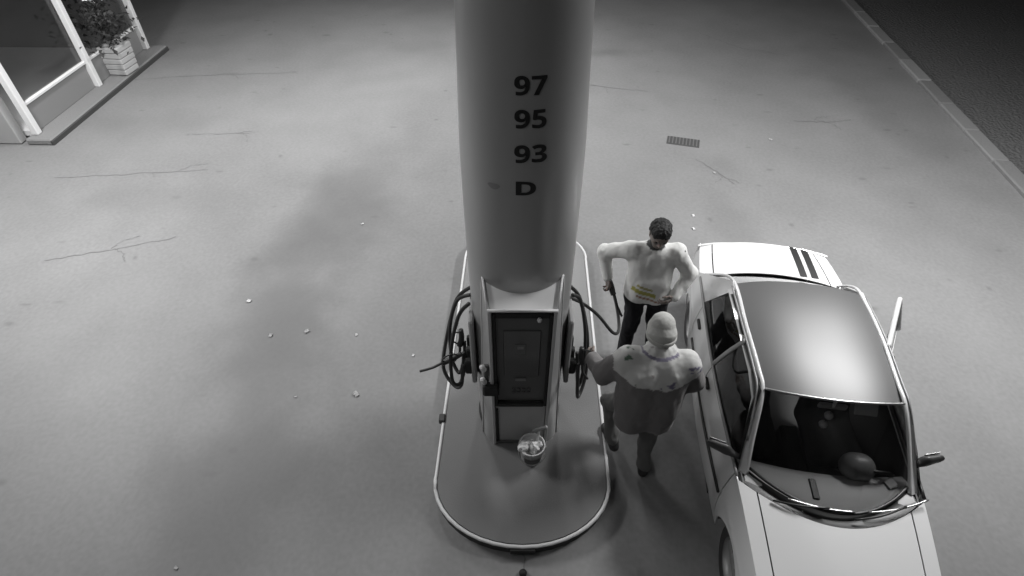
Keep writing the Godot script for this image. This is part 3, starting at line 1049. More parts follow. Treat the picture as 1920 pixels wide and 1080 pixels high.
	for s in [-1.0, 1.0]:
		part("pillar_rail", tube_mesh([Vector3(s * 0.555, 0.9, 0.89), Vector3(s * 0.532, 1.08, 0.72), Vector3(s * 0.488, 1.312, 0.47), Vector3(s * 0.49, 1.338, 0.26), Vector3(s * 0.515, 1.343, -0.2), Vector3(s * 0.52, 1.318, -0.66), Vector3(s * 0.55, 1.22, -0.9), Vector3(s * 0.625, 0.92, -1.25)], 0.015, -1.0, 8, 12, 0.8), white, t)
		part("drip_rail", tube_mesh([Vector3(s * 0.575, 1.07, 0.73), Vector3(s * 0.525, 1.3, 0.47), Vector3(s * 0.525, 1.332, 0.25), Vector3(s * 0.545, 1.337, -0.2), Vector3(s * 0.55, 1.312, -0.66)], 0.008, -1.0, 6, 8), mats.rim, t)
		part("door_frame", patch(func(u: float, v: float) -> Vector3:
			var up_ := [[0.56, 0.905, 0.91], [0.535, 1.08, 0.715], [0.495, 1.29, 0.48], [0.496, 1.332, 0.26], [0.508, 1.34, 0.0], [0.517, 1.335, -0.3], [0.522, 1.31, -0.66]]
			var q: Array = up_[int(round(u * 6.0))]
			var w_ := lerpf(0.0, 1.0, v)
			return Vector3(s * (q[0] + w_ * 0.055), q[1] - w_ * (0.045 if u > 0.3 else 0.015), q[2] - w_ * (0.03 if u < 0.3 else 0.0)), 6, 2, Vector3(0, 1.0, 0), 0.006), white, t)
		part("door_pillar", tube_mesh([Vector3(s * 0.548, 1.335, 0.0), Vector3(s * 0.62, 1.13, -0.05), Vector3(s * 0.685, 0.915, -0.09)], 0.022, 0.026, 5, 8, 0.5), mat("shade grey pillar", 0.25, 0.5), t)  # grey on a white car: shade put into the pillar colour
		part("rear_pillar", patch(func(u: float, v: float) -> Vector3:
			var a := Vector3(s * 0.54, 1.32, lerpf(-0.72, -0.6, u))
			var b := Vector3(s * 0.68, 0.91, lerpf(-1.28, -0.85, u))
			return a.lerp(b, v), 4, 8, Vector3(0, 1.0, -0.9), 0.02), white, t)
		# side windows on the ruled face between rail and belt
		var wins := [[0.02, -0.06, 0.47, 0.9]]
		if s < 0.0:
			wins.append([-0.55, -0.85, 0.0, -0.09])
		for w in wins:
			var win := part("side_window", patch(func(u: float, v: float) -> Vector3:
				var sa := lerpf(w[0], w[2], u)
				var sb := lerpf(w[1], w[3], u)
				var a := Vector3(s * (0.545 - 0.04 * clampf(sa / 0.47, 0.0, 1.0)), 1.33, sa)
				var b := Vector3(s * (cw(sb) * 0.955 - 0.008), 0.91, sb)
				return a.lerp(b, v) + Vector3(s * 0.012 * sin(v * PI), 0, 0), 6, 6, Vector3(0, 1.0, 0), 0.004), mats.tint, t)
			win.set_meta("label", "dark tinted side window")
	# windscreen and rear window
	var ws := func(u: float, v: float) -> Vector3:
		var k := lerpf(-1.0, 1.0, u)
		var a := Vector3(k * 0.475, 1.352 - 0.028 * k * k, 0.505 - 0.06 * k * k)
		var b := Vector3(k * 0.535, 0.93 - 0.012 * k * k, 1.13 - 0.27 * k * k)
		return a.lerp(b, v) + Vector3(0, 0.018, 0.012) * sin(v * PI)
	part("windscreen", patch(ws, 18, 12, Vector3(0, 0.6, 0.2), 0.005), mats.glass, t)
	var edge := []
	for i in 13:
		edge.append(ws.call(i / 12.0, 1.0) + Vector3(0, 0.006, 0.004))
	part("windscreen_seal", tube_mesh(edge, 0.011, -1.0, 3, 8), mats.trim, t)
	var edge2 := []
	for i in 13:
		edge2.append(ws.call(i / 12.0, 0.0) + Vector3(0, 0.012, 0.012))
	part("windscreen_trim", tube_mesh(edge2, 0.009, -1.0, 3, 8), mats.steel, t)
	var rw := func(u: float, v: float) -> Vector3:
		var k := lerpf(-1.0, 1.0, u)
		return Vector3(k * 0.49, 1.345 - 0.03 * k * k, -0.745 + 0.05 * k * k).lerp(Vector3(k * 0.6, 0.935, -1.29 + 0.1 * k * k), v)
	part("rear_window", patch(rw, 12, 8, Vector3(0, 0.6, -0.3), 0.005), mats.tint, t)
	# cowl and wipers
	part("cowl", patch(func(u: float, v: float) -> Vector3:
		var k := lerpf(-1.0, 1.0, u)
		var a := Vector3(k * 0.56, 0.9, 1.12 - 0.27 * k * k)
		var b := Vector3(k * 0.6, 0.917 - 0.02 * k * k, 1.235 - 0.28 * k * k)
		return a.lerp(b, v) - Vector3(0, 0.012, 0) * sin(v * PI), 18, 4, Vector3(0, 0, 1), 0.01), mats.trim, t)
	for x in [-0.42, 0.1]:
		var p0 := Vector3(x, 0.935, 1.17 - 0.4 * x * x)
		var pts := []
		for i in 6:
			var xx: float = x + 0.1 + i * 0.085
			pts.append(Vector3(xx, 0.953, 1.105 - 0.42 * xx * xx + 0.02))
		var wp := part("wiper", tube_mesh(pts, 0.007, -1.0, 3, 6), mats.steel, t)
		part("wiper_arm", tube_mesh([p0, Vector3(x + 0.16, 0.968, 1.16 - 0.4 * (x + 0.16) * (x + 0.16)), pts[3] + Vector3(0, 0.012, 0)], 0.008, -1.0, 4, 6), mats.trim, wp)
	# floor, dashboard, seats
	part("floor_pan", box_mesh(Vector3(0, 0.26, 0), Vector3(1.1, 0.06, 3.2), 0.01), mats.inner, t)
	part("engine_bay", box_mesh(Vector3(0, 0.5, 1.4), Vector3(0.85, 0.4, 0.6), 0.03), mats.inner, t)
	part("boot_floor", box_mesh(Vector3(0, 0.6, -1.5), Vector3(0.95, 0.3, 0.4), 0.03), mats.inner, t)
	part("parcel_shelf", box_mesh(Vector3(0, 0.88, -1.1), Vector3(1.15, 0.03, 0.3), 0.01), mats.seat, t)
	part("dashboard", patch(func(u: float, v: float) -> Vector3:
		var k := lerpf(-1.0, 1.0, u)
		var pr := [[1.1, 0.885], [1.0, 0.895], [0.86, 0.893], [0.8, 0.86], [0.78, 0.72], [0.86, 0.6]]
		var q: Array = pr[int(round(v * 5.0))]
		return Vector3(k * 0.57, q[1], q[0] - (0.13 * k * k if v < 0.1 else 0.06 * k * k)), 12, 5, Vector3(0, 0.7, 1.1), 0.01), mats.dash, t)
	part("dash_vent", box_mesh(Vector3(-0.1, 0.893, 0.95), Vector3(0.05, 0.02, 0.16), 0.008), mats.trim, t)
	var bf := Field.new(Vector3(0.05, 0.75, 0.5), Vector3(0.6, 1.15, 1.1), 0.012)
	bf.bone(Vector3(0.21, 0.93, 0.75), Vector3(0.25, 0.93, 0.75), 0.1, 0.1, 0.02)
	part("instrument_hood", net([bf], Vector3.ZERO), mat("dark soft plastic", 0.2, 0.45), t)
	var sw := part("steering_wheel", null, mats.trim, t)
	var ring := []
	for i in 25:
		var a := TAU * i / 24
		ring.append(Vector3(0.33 + cos(a) * 0.175, 0.83 + sin(a) * 0.15, 0.72 + sin(a) * 0.085))
	sw.mesh = tube_mesh(ring, 0.014, -1.0, 2, 8)
	part("wheel_hub", box_mesh(Vector3(0.33, 0.825, 0.73), Vector3(0.3, 0.05, 0.04), 0.015), mats.trim, sw)
	for sx in [-0.33, 0.33]:
		var f := Field.new(Vector3(sx - 0.35, 0.2, -0.45), Vector3(sx + 0.35, 1.2, 0.65), 0.022)
		for k in [-0.14, 0.0, 0.14]:
			f.bone(Vector3(sx + k, 0.47, 0.0), Vector3(sx + k, 0.5, 0.42), 0.08, 0.08, 0.05)
			f.bone(Vector3(sx + k, 0.48, -0.05), Vector3(sx + k * 0.85, 0.95, -0.22), 0.075, 0.055, 0.05)
		part("front_seat", net([f], Vector3.ZERO), mats.seat, t)
		var hr := Field.new(Vector3(sx - 0.22, 0.95, -0.4), Vector3(sx + 0.22, 1.25, -0.1), 0.015)
		hr.bone(Vector3(sx - 0.07, 1.1, -0.25), Vector3(sx + 0.07, 1.1, -0.25), 0.06, 0.06, 0.03)
		part("headrest", net([hr], Vector3.ZERO), mats.seat, t)
	part("rear_seat", box_mesh(Vector3(0, 0.5, -0.78), Vector3(1.15, 0.18, 0.5), 0.06), mats.seat, t)
	part("rear_seat_back", box_mesh(Vector3(0, 0.76, -1.05), Vector3(1.15, 0.45, 0.14), 0.05, Basis(Vector3.RIGHT, -0.25)), mats.seat, t)
	part("gear_console", box_mesh(Vector3(0, 0.42, 0.45), Vector3(0.16, 0.26, 0.6), 0.03), mats.trim, t)
	var im := part("inside_mirror", box_mesh(Vector3(0.0, 1.275, 0.5), Vector3(0.2, 0.055, 0.03), 0.012), mat("mirror back", 0.3, 0.3), t)
	part("mirror_stem", tube_mesh([Vector3(0, 1.34, 0.5), Vector3(0, 1.28, 0.51)], 0.012, -1.0, 2, 8), mats.white_plastic, im)
	# seat covers and light things seen through the windscreen
	part("sun_visor", box_mesh(Vector3(0.25, 1.26, 0.46), Vector3(0.16, 0.012, 0.13), 0.005, Basis(Vector3.RIGHT, 0.9)), mat("pale visor", 0.6, 0.7), t)
	# wheels
	for s in [-1.0, 1.0]:
		for z in WHEELS:
			var wt := st_new(true)
			lathe(wt, Vector3.ZERO, [[0.17, -0.08], [0.25, -0.09], [0.275, -0.07], [0.28, 0.0], [0.275, 0.07], [0.25, 0.09], [0.17, 0.08]], 36)
			var wh := part("wheel", done(wt), mats.rubber, t)
			wh.position = Vector3(s * (0.49 if z > 0.0 else 0.57), 0.28, z)
			wh.rotation.z = PI / 2 * -s
			var rt := st_new(true)
			lathe(rt, Vector3.ZERO, [[0.0, 0.05], [0.05, 0.055], [0.1, 0.03], [0.165, 0.05], [0.172, 0.083]], 30)
			part("rim", done(rt), mats.rim, wh)
	# wing mirrors
	for s in [-1.0, 1.0]:
		var mp := Vector3(-0.615, 0.955, 0.8) if s < 0.0 else Vector3(0.605, 0.955, 0.7)
		var lm := Field.new(mp + Vector3(-0.3, -0.12, -0.15), mp + Vector3(0.3, 0.15, 0.15), 0.01)
		lm.bone(mp, mp + Vector3(s * 0.07, 0.02, -0.02), 0.02, 0.03, 0.03)
		lm.bone(mp + Vector3(s * 0.1, 0.035, -0.03), mp + Vector3(s * 0.19, 0.04, -0.06), 0.046, 0.036, 0.03, false, Vector3(1, 1, 1.6))
		var mm := part("wing_mirror", net([lm], Vector3.ZERO), mat("grey mirror case", 0.07, 0.4), t)
		part("mirror_glass", box_mesh(mp + Vector3(s * 0.145, 0.037, -0.078), Vector3(0.12, 0.06, 0.006), 0.002, Basis(Vector3.UP, s * 0.3)), mats.steel, mm)
	# the far rear door stands ajar on its hinge
	var hinge := Vector3(0.72, 0, -0.07)
	var dn := part("open_door", null, white, t)
	dn.set_meta("label", "rear door on the car's far side, standing ajar")
	dn.position = hinge
	dn.rotation.y = deg_to_rad(-25)
	dn.mesh = patch(func(u: float, v: float) -> Vector3: return side_pt(1.0, lerpf(-0.8, -0.075, u), v) - hinge, 16, 14, Vector3(-0.7, 0.55, -0.4), 0.012)
	part("inner_trim", patch(func(u: float, v: float) -> Vector3: return side_pt(1.0, lerpf(-0.78, -0.09, u), lerpf(0.03, 0.97, v), 0.06) - hinge, 10, 8, Vector3(0.6, 0.55, -0.4), 0.03), mats.trim, dn)
	part("door_window_frame", tube_mesh([Vector3(-0.03, 0.905, -0.02), Vector3(-0.1, 1.1, 0.02), Vector3(-0.165, 1.31, 0.045), Vector3(-0.172, 1.335, 0.02), Vector3(-0.172, 1.34, -0.3), Vector3(-0.165, 1.32, -0.56), Vector3(-0.145, 1.27, -0.62), Vector3(-0.02, 0.905, -0.74)], 0.02, -1.0, 6, 8), white, dn)
	part("window_pane", patch(func(u: float, v: float) -> Vector3:
		var a := Vector3(-0.165, 1.32, lerpf(0.02, -0.58, u))
		var b := Vector3(-0.03, 0.905, lerpf(-0.03, -0.72, u))
		return a.lerp(b, v), 6, 6, Vector3(-0.8, 1.0, -0.4), 0.004), mats.tint, dn)
	# a string of beads on the mirror
	var bx := t.transform * Vector3(0.0, 1.26, 0.52)
	var hang := thing("hanging_charm", "white charm on a string under the car's inside mirror", "charm", bx)
	part("string", tube_mesh([Vector3(0, 0, 0), Vector3(0.003, -0.1, 0), Vector3(0, -0.19, 0)], 0.003, -1.0, 3, 6), mats.trim, hang)
	for y in [-0.07, -0.18]:
		var bs := st_new(true)
		lathe(bs, Vector3(0, y, 0), [[0.0, -0.03], [0.024, -0.02], [0.032, 0.0], [0.024, 0.02], [0.0, 0.03]], 12)
		part("bead", done(bs), mats.white_plastic, hang)
	# papers on the dashboard by the far pillar
	var pp := thing("folded_paper", "small white folded paper on the dashboard by the far pillar", "paper", t.transform * Vector3(0.44, 0.905, 0.84), 0.3)
	part("sheet", box_mesh(Vector3(0, 0.015, 0), Vector3(0.055, 0.004, 0.06), 0.001, Basis(Vector3(0, 0, 1), 0.4)), mats.white_plastic, pp)
	part("sheet", box_mesh(Vector3(0.0, 0.003, 0), Vector3(0.06, 0.004, 0.065), 0.001), mats.white_plastic, pp)

# ---------------------------------------------------------------- people
func cloth(called: String, v: Color, rough := 0.92) -> StandardMaterial3D:
	var m := StandardMaterial3D.new()
	m.resource_name = called
	m.albedo_color = v.linear_to_srgb()
	m.roughness = rough
	m.metallic_specular = 0.25
	m.rim_enabled = true
	m.rim = 0.25
	relief(m, mats.fine, 9.0, 0.05)
	return m

func hand(f: Field, wrist: Vector3, dir: Vector3, across: Vector3, curl: float) -> void:
	# dir: from wrist to knuckles; across: from little finger to thumb; palm looks to dir x across
	dir = dir.normalized()
	across = (across - dir * across.dot(dir)).normalized()
	var palm := dir.cross(across).normalized()
	var k := []
	for i in 4:
		k.append(wrist + dir * (0.085 + [0.0, 0.006, 0.005, -0.006][i]) + across * (0.03 - i * 0.02))
	for i in 4:
		f.bone(wrist + across * (0.012 - i * 0.008), k[i], 0.017, 0.0125, 0.012)
	for i in 4:
		var len_: float = [0.072, 0.08, 0.074, 0.058][i]
		var p: Vector3 = k[i]
		var a := curl * 0.6
		for j in 3:
			var d := dir * cos(a) + palm * sin(a)
			var q: Vector3 = p + d * len_ * [0.46, 0.3, 0.24][j]
			f.bone(p, q, 0.0102 - j * 0.001, 0.0095 - j * 0.001, 0.005)
			p = q
			a += curl * 0.8
	var tb := wrist + dir * 0.02 + across * 0.026 + palm * 0.006
	var t1 := tb + (dir * 0.6 + across * 0.75 + palm * 0.2).normalized() * 0.04
	var t2 := t1 + (dir * 0.85 + across * 0.15 + palm * 0.5 * curl).normalized() * 0.034
	var t3 := t2 + (dir * 0.8 - across * 0.1 + palm * 0.7 * curl).normalized() * 0.026
	f.bone(tb, t1, 0.0155, 0.012, 0.012)
	f.bone(t1, t2, 0.0115, 0.0105, 0.006)
	f.bone(t2, t3, 0.0105, 0.009, 0.006)

func head(f: Field, c: Vector3, fw: Vector3, up: Vector3) -> void:
	# c: the centre of the skull; fw: where the face looks
	var rt := up.cross(fw).normalized()
	f.bone(c - fw * 0.025 + up * 0.012, c + fw * 0.02 + up * 0.02, 0.09, 0.083, 0.03)
	f.bone(c + fw * 0.035 - up * 0.04, c + fw * 0.05 - up * 0.095, 0.058, 0.036, 0.04)      # face to chin
	for s in [-1.0, 1.0]:
		f.bone(c + rt * s * 0.04 - up * 0.045 + fw * 0.01, c + rt * s * 0.02 - up * 0.092 + fw * 0.05, 0.036, 0.022, 0.03)   # jaw
		f.bone(c + rt * s * 0.04 - up * 0.02 + fw * 0.067, c + rt * s * 0.035 - up * 0.045 + fw * 0.06, 0.02, 0.018, 0.02)   # cheek
		f.bone(c + rt * s * 0.018 + up * 0.018 + fw * 0.093, c + rt * s * 0.045 + up * 0.015 + fw * 0.075, 0.012, 0.01, 0.02)  # brow
		f.bone(c + rt * s * 0.082 + up * 0.005 - fw * 0.005, c + rt * s * 0.079 - up * 0.045 + fw * 0.0, 0.014, 0.01, 0.008, false)  # ear
		f.bone(c + rt * s * 0.032 - up * 0.004 + fw * 0.103, c + rt * s * 0.032 - up * 0.004 + fw * 0.1, 0.014, 0.014, 0.012, true)  # eye socket
	f.bone(c + up * 0.002 + fw * 0.094, c - up * 0.04 + fw * 0.117, 0.009, 0.012, 0.012)    # nose
	f.bone(c - up * 0.04 + fw * 0.104 - rt * 0.012, c - up * 0.04 + fw * 0.104 + rt * 0.012, 0.009, 0.009, 0.008)
	f.bone(c - up * 0.063 + fw * 0.093 - rt * 0.018, c - up * 0.063 + fw * 0.093 + rt * 0.018, 0.009, 0.009, 0.006)   # lips
	f.bone(c - up * 0.074 + fw * 0.09 - rt * 0.014, c - up * 0.074 + fw * 0.09 + rt * 0.014, 0.009, 0.009, 0.006)

# J: joints in world space (neck, head, sh/el/wr/hip/kn/an per side 0 = image left, 1 = image right)
func skeleton(f: Field, J: Dictionary, grow: float, what: String) -> void:
	var k := 0.05
	if what in ["body", "top"]:
		var chest: Vector3 = J.chest
		var belly: Vector3 = J.belly
		var pel: Vector3 = J.pelvis
		var across: Vector3 = (J.sh[1] - J.sh[0]).normalized()
		for s in [-1.0, 1.0]:
			f.bone(chest + across * s * 0.085, belly + across * s * 0.065, 0.108 + grow, 0.098 + grow, k)
			f.bone(belly + across * s * 0.065, pel + across * s * 0.075, 0.098 + grow * (1.6 if what == "top" else 1.0), 0.105 + grow * (1.6 if what == "top" else 1.0), k)
		f.bone(chest + Vector3(0, 0.1, 0), J.neck, 0.075 + grow * 0.6, 0.052 + grow * 0.3, k)
		for i in 2:
			f.bone(chest.lerp(J.sh[i], 0.35) + Vector3(0, 0.05, 0), J.sh[i], 0.075 + grow, 0.062 + grow, k)
			f.bone(J.sh[i], J.el[i], 0.056 + grow, 0.044 + grow, 0.03)
			f.bone(J.el[i], J.wr[i], 0.043 + grow * 1.0, 0.029 + grow * (0.8 if what == "top" else 1.0), 0.03)
	if what in ["body", "legs"]:
		for i in 2:
			f.bone(J.pelvis, J.hip[i], 0.1 + grow, 0.095 + grow, k)
			f.bone(J.hip[i], J.kn[i], 0.088 + grow, 0.058 + grow, 0.04)
			f.bone(J.kn[i], J.an[i], 0.056 + grow, 0.038 + grow * 1.6, 0.03)

func shoe(f: Field, an: Vector3, fw: Vector3) -> void:
	var flat := Vector3(fw.x, 0, fw.z).normalized()
	var g := Vector3(an.x, 0.05, an.z)
	f.bone(g - flat * 0.05, g + flat * 0.13, 0.045, 0.042, 0.03)
	f.bone(g - flat * 0.02 + Vector3(0, 0.05, 0), g + flat * 0.06, 0.048, 0.04, 0.03)
	f.bone(g + flat * 0.15 - Vector3(0, 0.008, 0), g + flat * 0.17 - Vector3(0, 0.01, 0), 0.042, 0.038, 0.03)
	f.plane(Vector3(0, 0.004, 0), Vector3.DOWN)

func bounds(J: Dictionary, m: float) -> Array:
	var pts: Array = [J.neck, J.chest, J.belly, J.pelvis, J.head] + J.sh + J.el + J.wr + J.hip + J.kn + J.an
	var a: Vector3 = pts[0]
	var b: Vector3 = pts[0]
	for p in pts:
		a = a.min(p)
		b = b.max(p)
	return [a - Vector3.ONE * m, b + Vector3.ONE * m]

func person(called: String, label: String, J: Dictionary, look: Dictionary) -> Node3D:
	var base: Vector3 = (J.an[0] + J.an[1]) * 0.5
	base.y = look.get("floor", 0.0)
	var t := thing(called, label, "person", base)
	var bb := bounds(J, 0.16)
	# skin: one continuous body, its head and hands in finer grids
	var b := Field.new(bb[0], bb[1], 0.016)
	skeleton(b, J, -0.02, "body")
	var hd := Field.new(J.head - Vector3.ONE * 0.2, J.head + Vector3.ONE * 0.17, 0.0055)
	head(hd, J.head, J.look, J.up)
	hd.bone(J.head - J.up * 0.05 - J.look * 0.015, J.neck - Vector3(0, 0.03, 0), 0.054, 0.055, 0.03)
	var fs := [b, hd]
	for i in 2:
		var w: Vector3 = J.wr[i]
		var hf := Field.new(w - Vector3.ONE * 0.21, w + Vector3.ONE * 0.21, 0.005)
		hf.bone(w - (w - J.el[i]).normalized() * 0.06, w, 0.028, 0.025, 0.01)
		hand(hf, w, J.hdir[i], J.hacross[i], J.curl[i])
		fs.append(hf)
	var skin := StandardMaterial3D.new()
	skin.resource_name = "skin"
	skin.albedo_color = (look.skin as Color).linear_to_srgb()
	skin.roughness = 0.55
	skin.subsurf_scatter_enabled = true
	skin.subsurf_scatter_strength = 0.15
	part("body", net(fs, base), skin, t)
	var rt: Vector3 = J.up.cross(J.look).normalized()
	for s in [-1.0, 1.0]:
		var es := st_new(true)
		lathe(es, Vector3.ZERO, [[0.0, -0.011], [0.008, -0.008], [0.011, 0.0], [0.008, 0.008], [0.0, 0.011]], 12)
		var ey := part("eye", done(es), mat("dark eye", 0.02, 0.2), t)
		ey.position = J.head + rt * s * 0.032 - J.up * 0.004 + J.look * 0.088 - base
	# shirt or jacket
	var n := FastNoiseLite.new()
	n.seed = look.seed
	n.frequency = 5.5
	n.fractal_octaves = 3
	var top := Field.new(bb[0], bb[1], 0.0125)
	skeleton(top, J, look.top_grow, "top")
	if look.has("more_top"):
		look.more_top.call(top)
	top.plane(Vector3(0, look.hem, 0), Vector3.DOWN)
	for i in 2:
		pass
	top.rough(n, 0.015, Vector3(1.0, 0.6, 1.0))
	var tm: StandardMaterial3D = cloth(look.top_name, Color.WHITE)
	tm.vertex_color_use_as_albedo = true
	part(look.top_name, net([top], base, look.top_color), tm, t)
	# trousers
	var leg := Field.new(bb[0], Vector3(bb[1].x, J.pelvis.y + 0.25, bb[1].z), 0.0125)
	skeleton(leg, J, 0.016, "legs")
	leg.plane(Vector3(0, 0.05, 0), Vector3.DOWN)
	leg.plane(Vector3(0, J.pelvis.y + 0.12, 0), Vector3.UP)
	leg.rough(n, 0.024, Vector3(1.0, 0.6, 1.0))
	part("trousers", net([leg], base), cloth("trousers", look.trousers), t)
	for i in 2:
		var a: Vector3 = J.an[i]
		var sf := Field.new(Vector3(a.x - 0.3, -0.02, a.z - 0.3), Vector3(a.x + 0.3, 0.2, a.z + 0.3), 0.009)
		shoe(sf, a, J.foot[i])
		var so := part("shoe", net([sf], base), mat("dark shoe", look.shoe, 0.6), t)
		so.position.y = a.y - 0.1
	return t

func first_person() -> void:
	var P := Vector3(1.275, 0, -3.97)
	var J := {
		"head": Vector3(1.28, 1.655, -3.955), "up": Vector3(0.0, 0.93, 0.37).normalized(), "look": Vector3(-0.1, -0.36, 0.93).normalized(),
		"neck": Vector3(1.275, 1.53, -3.99), "chest": Vector3(1.27, 1.31, -4.0), "belly": Vector3(1.27, 1.12, -3.985), "pelvis": Vector3(1.28, 0.96, -3.98),
		"sh": [Vector3(1.075, 1.43, -4.01), Vector3(1.465, 1.43, -3.97)],
		"el": [Vector3(0.86, 1.31, -4.13), Vector3(1.64, 1.18, -3.98)],
		"wr": [Vector3(0.89, 1.09, -4.02), Vector3(1.50, 1.0, -3.84)],
		"hip": [Vector3(1.19, 0.9, -3.98), Vector3(1.38, 0.9, -3.97)],
		"kn": [Vector3(1.17, 0.49, -3.94), Vector3(1.42, 0.49, -3.92)],
		"an": [Vector3(1.16, 0.09, -3.98), Vector3(1.45, 0.09, -3.97)],
		"hdir": [Vector3(0.25, -0.9, 0.3), Vector3(-0.8, -0.35, 0.35)], "hacross": [Vector3(0.3, 0.3, 0.8), Vector3(-0.1, 0.9, 0.4)], "curl": [1.1, 0.7],
		"foot": [Vector3(-0.2, 0, 1), Vector3(0.25, 0, 1)],
	}
	J.up = (J.up - J.look * J.up.dot(J.look)).normalized()
	var col := func(p: Vector3, _n: Vector3) -> Color:
		var q := p - Vector3(1.27, 0, -3.97)
		# printed stripes low on the front, dark neckband
		if (p - J.neck).length() < 0.085 and p.y > 1.49:
			return Color(0.06, 0.06, 0.06)
		if q.z > 0.03:
			var y := p.y + q.x * 0.35
			if y > 1.0 and y < 1.05 and q.x > -0.17 and q.x < 0.06:
				return Color(0.42, 0.4, 0.12)
			if y > 1.075 and y < 1.1 and q.x > -0.13 and q.x < 0.02:
				return Color(0.4, 0.38, 0.16)
			if y > 0.955 and y < 0.975 and q.x > -0.12 and q.x < 0.1:
				return Color(0.34, 0.2, 0.13)
		return Color(0.74, 0.74, 0.725)
	var t := person("person", "person with short dark hair in a white sweater, holding a fuel nozzle", J, {"floor": 0.0, "skin": Color(0.2, 0.17, 0.155), "seed": 3, "top_grow": 0.024, "hem": 0.87, "top_name": "sweater", "top_color": col, "trousers": Color(0.018, 0.018, 0.02), "shoe": 0.03})
	var h := Field.new(J.head - Vector3.ONE * 0.17, J.head + Vector3.ONE * 0.18, 0.007)
	h.bone(J.head - J.look * 0.03 + J.up * 0.03, J.head + J.look * 0.02 + J.up * 0.042, 0.094, 0.085, 0.03)
	h.bone(J.head - J.look * 0.045 - J.up * 0.03, J.head - J.look * 0.04, 0.07, 0.085, 0.03)
	h.plane(J.head + J.up * 0.045 + J.look * 0.085, (J.look * 0.75 - J.up * 0.6).normalized())
	var n := FastNoiseLite.new()
	n.seed = 8
	n.frequency = 30.0
	h.rough(n, 0.012)
	part("hair", net([h], t.position), mat("dark hair", 0.008, 0.7), t)

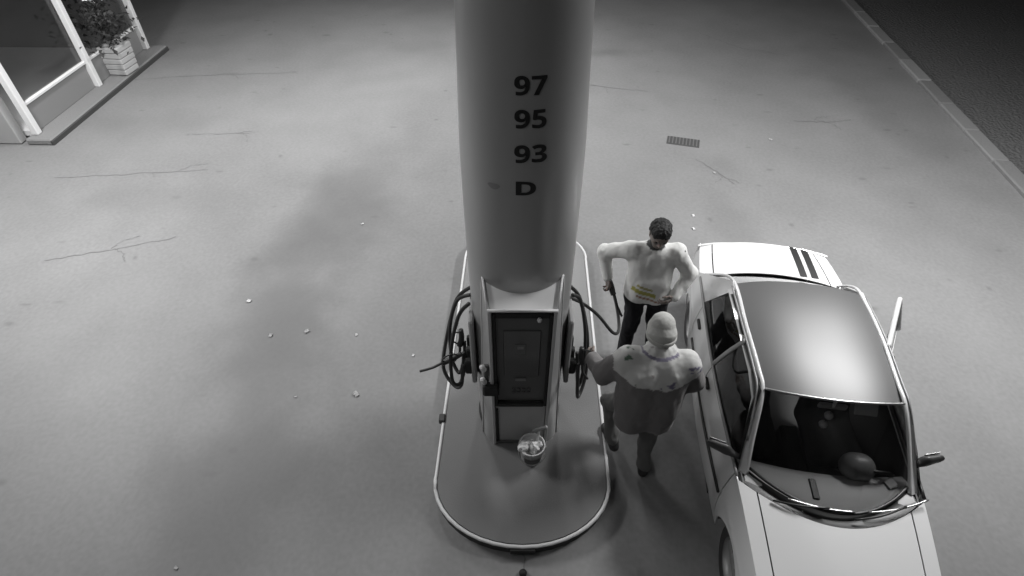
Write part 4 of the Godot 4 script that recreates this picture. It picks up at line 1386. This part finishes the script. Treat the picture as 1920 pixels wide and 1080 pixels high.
func second_person() -> void:
	var J := {
		"head": Vector3(1.095, 1.6, -2.87), "up": Vector3(0.0, 0.96, -0.26).normalized(), "look": Vector3(0.05, -0.26, -0.96).normalized(),
		"neck": Vector3(1.1, 1.48, -2.83), "chest": Vector3(1.08, 1.27, -2.76), "belly": Vector3(1.07, 1.08, -2.73), "pelvis": Vector3(1.07, 0.93, -2.73),
		"sh": [Vector3(0.87, 1.38, -2.78), Vector3(1.3, 1.37, -2.74)],
		"el": [Vector3(0.72, 1.14, -2.84), Vector3(1.41, 1.1, -2.8)],
		"wr": [Vector3(0.655, 1.08, -3.03), Vector3(1.34, 1.0, -3.02)],
		"hip": [Vector3(0.99, 0.87, -2.76), Vector3(1.16, 0.87, -2.73)],
		"kn": [Vector3(0.845, 0.56, -3.0), Vector3(1.16, 0.48, -2.76)],
		"an": [Vector3(0.9, 0.2, -2.85), Vector3(1.16, 0.1, -2.66)],
		"hdir": [Vector3(-0.3, -0.2, -0.9), Vector3(-0.2, -0.3, -0.9)], "hacross": [Vector3(0.2, 0.9, 0.0), Vector3(-0.2, 0.9, 0.0)], "curl": [0.8, 0.7],
		"foot": [Vector3(-0.25, 0, -1), Vector3(0.15, 0, -1)],
	}
	J.up = (J.up - J.look * J.up.dot(J.look)).normalized()
	var pat := FastNoiseLite.new()
	pat.seed = 41
	pat.frequency = 6.0
	var wob := FastNoiseLite.new()
	wob.seed = 42
	wob.frequency = 6.0
	var col := func(p: Vector3, _n: Vector3) -> Color:
		var y := p.y + 0.02 * wob.get_noise_3dv(p)
		var arm: float = absf(p.x - 1.085)
		var line := 1.265 + 0.05 * clampf((arm - 0.05) / 0.2, 0.0, 1.0)
		if y < line or arm > 0.33:
			return Color(0.2, 0.195, 0.195)
		var nk := Vector2(p.x - 1.1, (p.z + 2.83) * 1.1).length()
		if nk > 0.135 and nk < 0.16 and arm < 0.13:
			return Color(0.2, 0.19, 0.25)
		var v := pat.get_noise_3dv(p * Vector3(1.0, 1.6, 1.0))
		if v > 0.42:
			return Color(0.12, 0.17, 0.13) if p.x < 1.05 else Color(0.2, 0.19, 0.27)
		if v < -0.55:
			return Color(0.3, 0.28, 0.28)
		return Color(0.6, 0.6, 0.59)
	var more := func(f: Field) -> void:
		# loose hem, padded shoulders and a stand-up collar
		for s in [-0.1, 0.1]:
			f.bone(Vector3(1.07 + s, 1.25, -2.74), Vector3(1.07 + s * 1.0, 0.76, -2.71), 0.165, 0.15, 0.06)
		for i in 12:
			var a := TAU * i / 12
			var b := TAU * (i + 1) / 12
			f.bone(J.neck + Vector3(cos(a) * 0.085, -0.02 + 0.02 * sin(a), sin(a) * 0.075), J.neck + Vector3(cos(b) * 0.085, -0.02 + 0.02 * sin(b), sin(b) * 0.075), 0.028, 0.028, 0.02)
	var t := person("person", "person in a pale knit hat and pale-shouldered jacket, back to the camera", J, {"floor": 0.0, "skin": Color(0.2, 0.17, 0.155), "seed": 13, "top_grow": 0.044, "hem": 0.69, "top_name": "jacket", "top_color": col, "more_top": more, "trousers": Color(0.16, 0.16, 0.157), "shoe": 0.05})
	# knit hat with a folded rim
	var h := Field.new(J.head - Vector3.ONE * 0.18, J.head + Vector3.ONE * 0.2, 0.006)
	h.bone(J.head - J.look * 0.022 + J.up * 0.0, J.head - J.look * 0.012 + J.up * 0.05, 0.108, 0.09, 0.03)
	h.bone(J.head + J.look * 0.02 + J.up * 0.02, J.head + J.look * 0.0 + J.up * 0.07, 0.1, 0.072, 0.03)
	h.plane(J.head - J.up * 0.055, (-J.up + J.look * 0.35).normalized())
	var n := FastNoiseLite.new()
	n.seed = 9
	n.frequency = 22.0
	h.rough(n, 0.003)
	var hat := part("knit_hat", net([h], t.position), cloth("pale knit", Color(0.55, 0.55, 0.53)), t)
	var ring := []
	for i in 25:
		var a := TAU * i / 24
		var rt: Vector3 = J.up.cross(J.look).normalized()
		ring.append(J.head - J.up * (0.035 + 0.02 * cos(a)) + (rt * sin(a) * 0.104 - J.look * (cos(a) * 0.112 + 0.012)) - t.position)
	part("hat_rim", tube_mesh(ring, 0.008, -1.0, 2, 8, 2.4), cloth("pale knit rim", Color(0.52, 0.52, 0.5)), hat)

# ---------------------------------------------------------------- litter on the paving
func litter() -> void:
	var L := [[-2.03, -6.31, 0.05, "small white scrap on the dark tyre lane, farthest up the left lane"], [-3.07, -4.81, 0.075, "white paper strip at the middle of the left lane"], [-1.71, -4.28, 0.05, "white scrap left of the column, below the dark lane patch"],
		[-2.27, -4.33, 0.075, "pale flattened wrapper in the left lane"], [-1.05, -3.985, 0.045, "white scrap closest to the hoses left of the column"], [-2.15, -3.45, 0.035, "tiny pale scrap in the left lane beside the island"], [-1.555, -3.48, 0.085, "crumpled pale wrapper on the paving left of the dispenser"],
		[-2.64, -1.81, 0.04, "pale scrap nearest the camera in the bottom left"], [2.44, -6.2, 0.07, "white scrap behind the car's boot, nearer of two"], [2.505, -6.5, 0.07, "white scrap behind the car's boot, farther of two"], [3.08, -7.6, 0.07, "pale scrap by the dark crack beyond the car"], [-2.65, -4.27, 0.06, "faint pale scrap on the dark tyre lane"], [4.27, -8.63, 0.08, "pale scrap on the lane far right beyond the car"]]
	var rng := RandomNumberGenerator.new()
	rng.seed = 99
	for l in L:
		var s: float = l[2] * 0.58
		var st := st_new()
		var pts := []
		for i in 5:
			var row := []
			for j in 4:
				row.append(Vector3((i / 4.0 - 0.5) * s * 1.2 + rng.randf_range(-0.1, 0.1) * s, 0.006 + rng.randf() * s * 0.3, (j / 3.0 - 0.5) * s * 0.9 + rng.randf_range(-0.1, 0.1) * s))
			pts.append(row)
		for i in 4:
			for j in 3:
				quad(st, pts[i][j], pts[i + 1][j], pts[i + 1][j + 1], pts[i][j + 1], Vector3(0, -1, 0))
		var o := MeshInstance3D.new()
		o.name = numbered("paper_scrap")
		o.mesh = done(st)
		o.material_override = mat("scrap paper", 0.55 if "white" in l[3] else 0.36, 0.8)
		o.position = Vector3(l[0], 0, l[1])
		o.rotation.y = rng.randf() * TAU
		add_child(o)
		tag(o, l[3], "litter", "paper scraps on the paving")
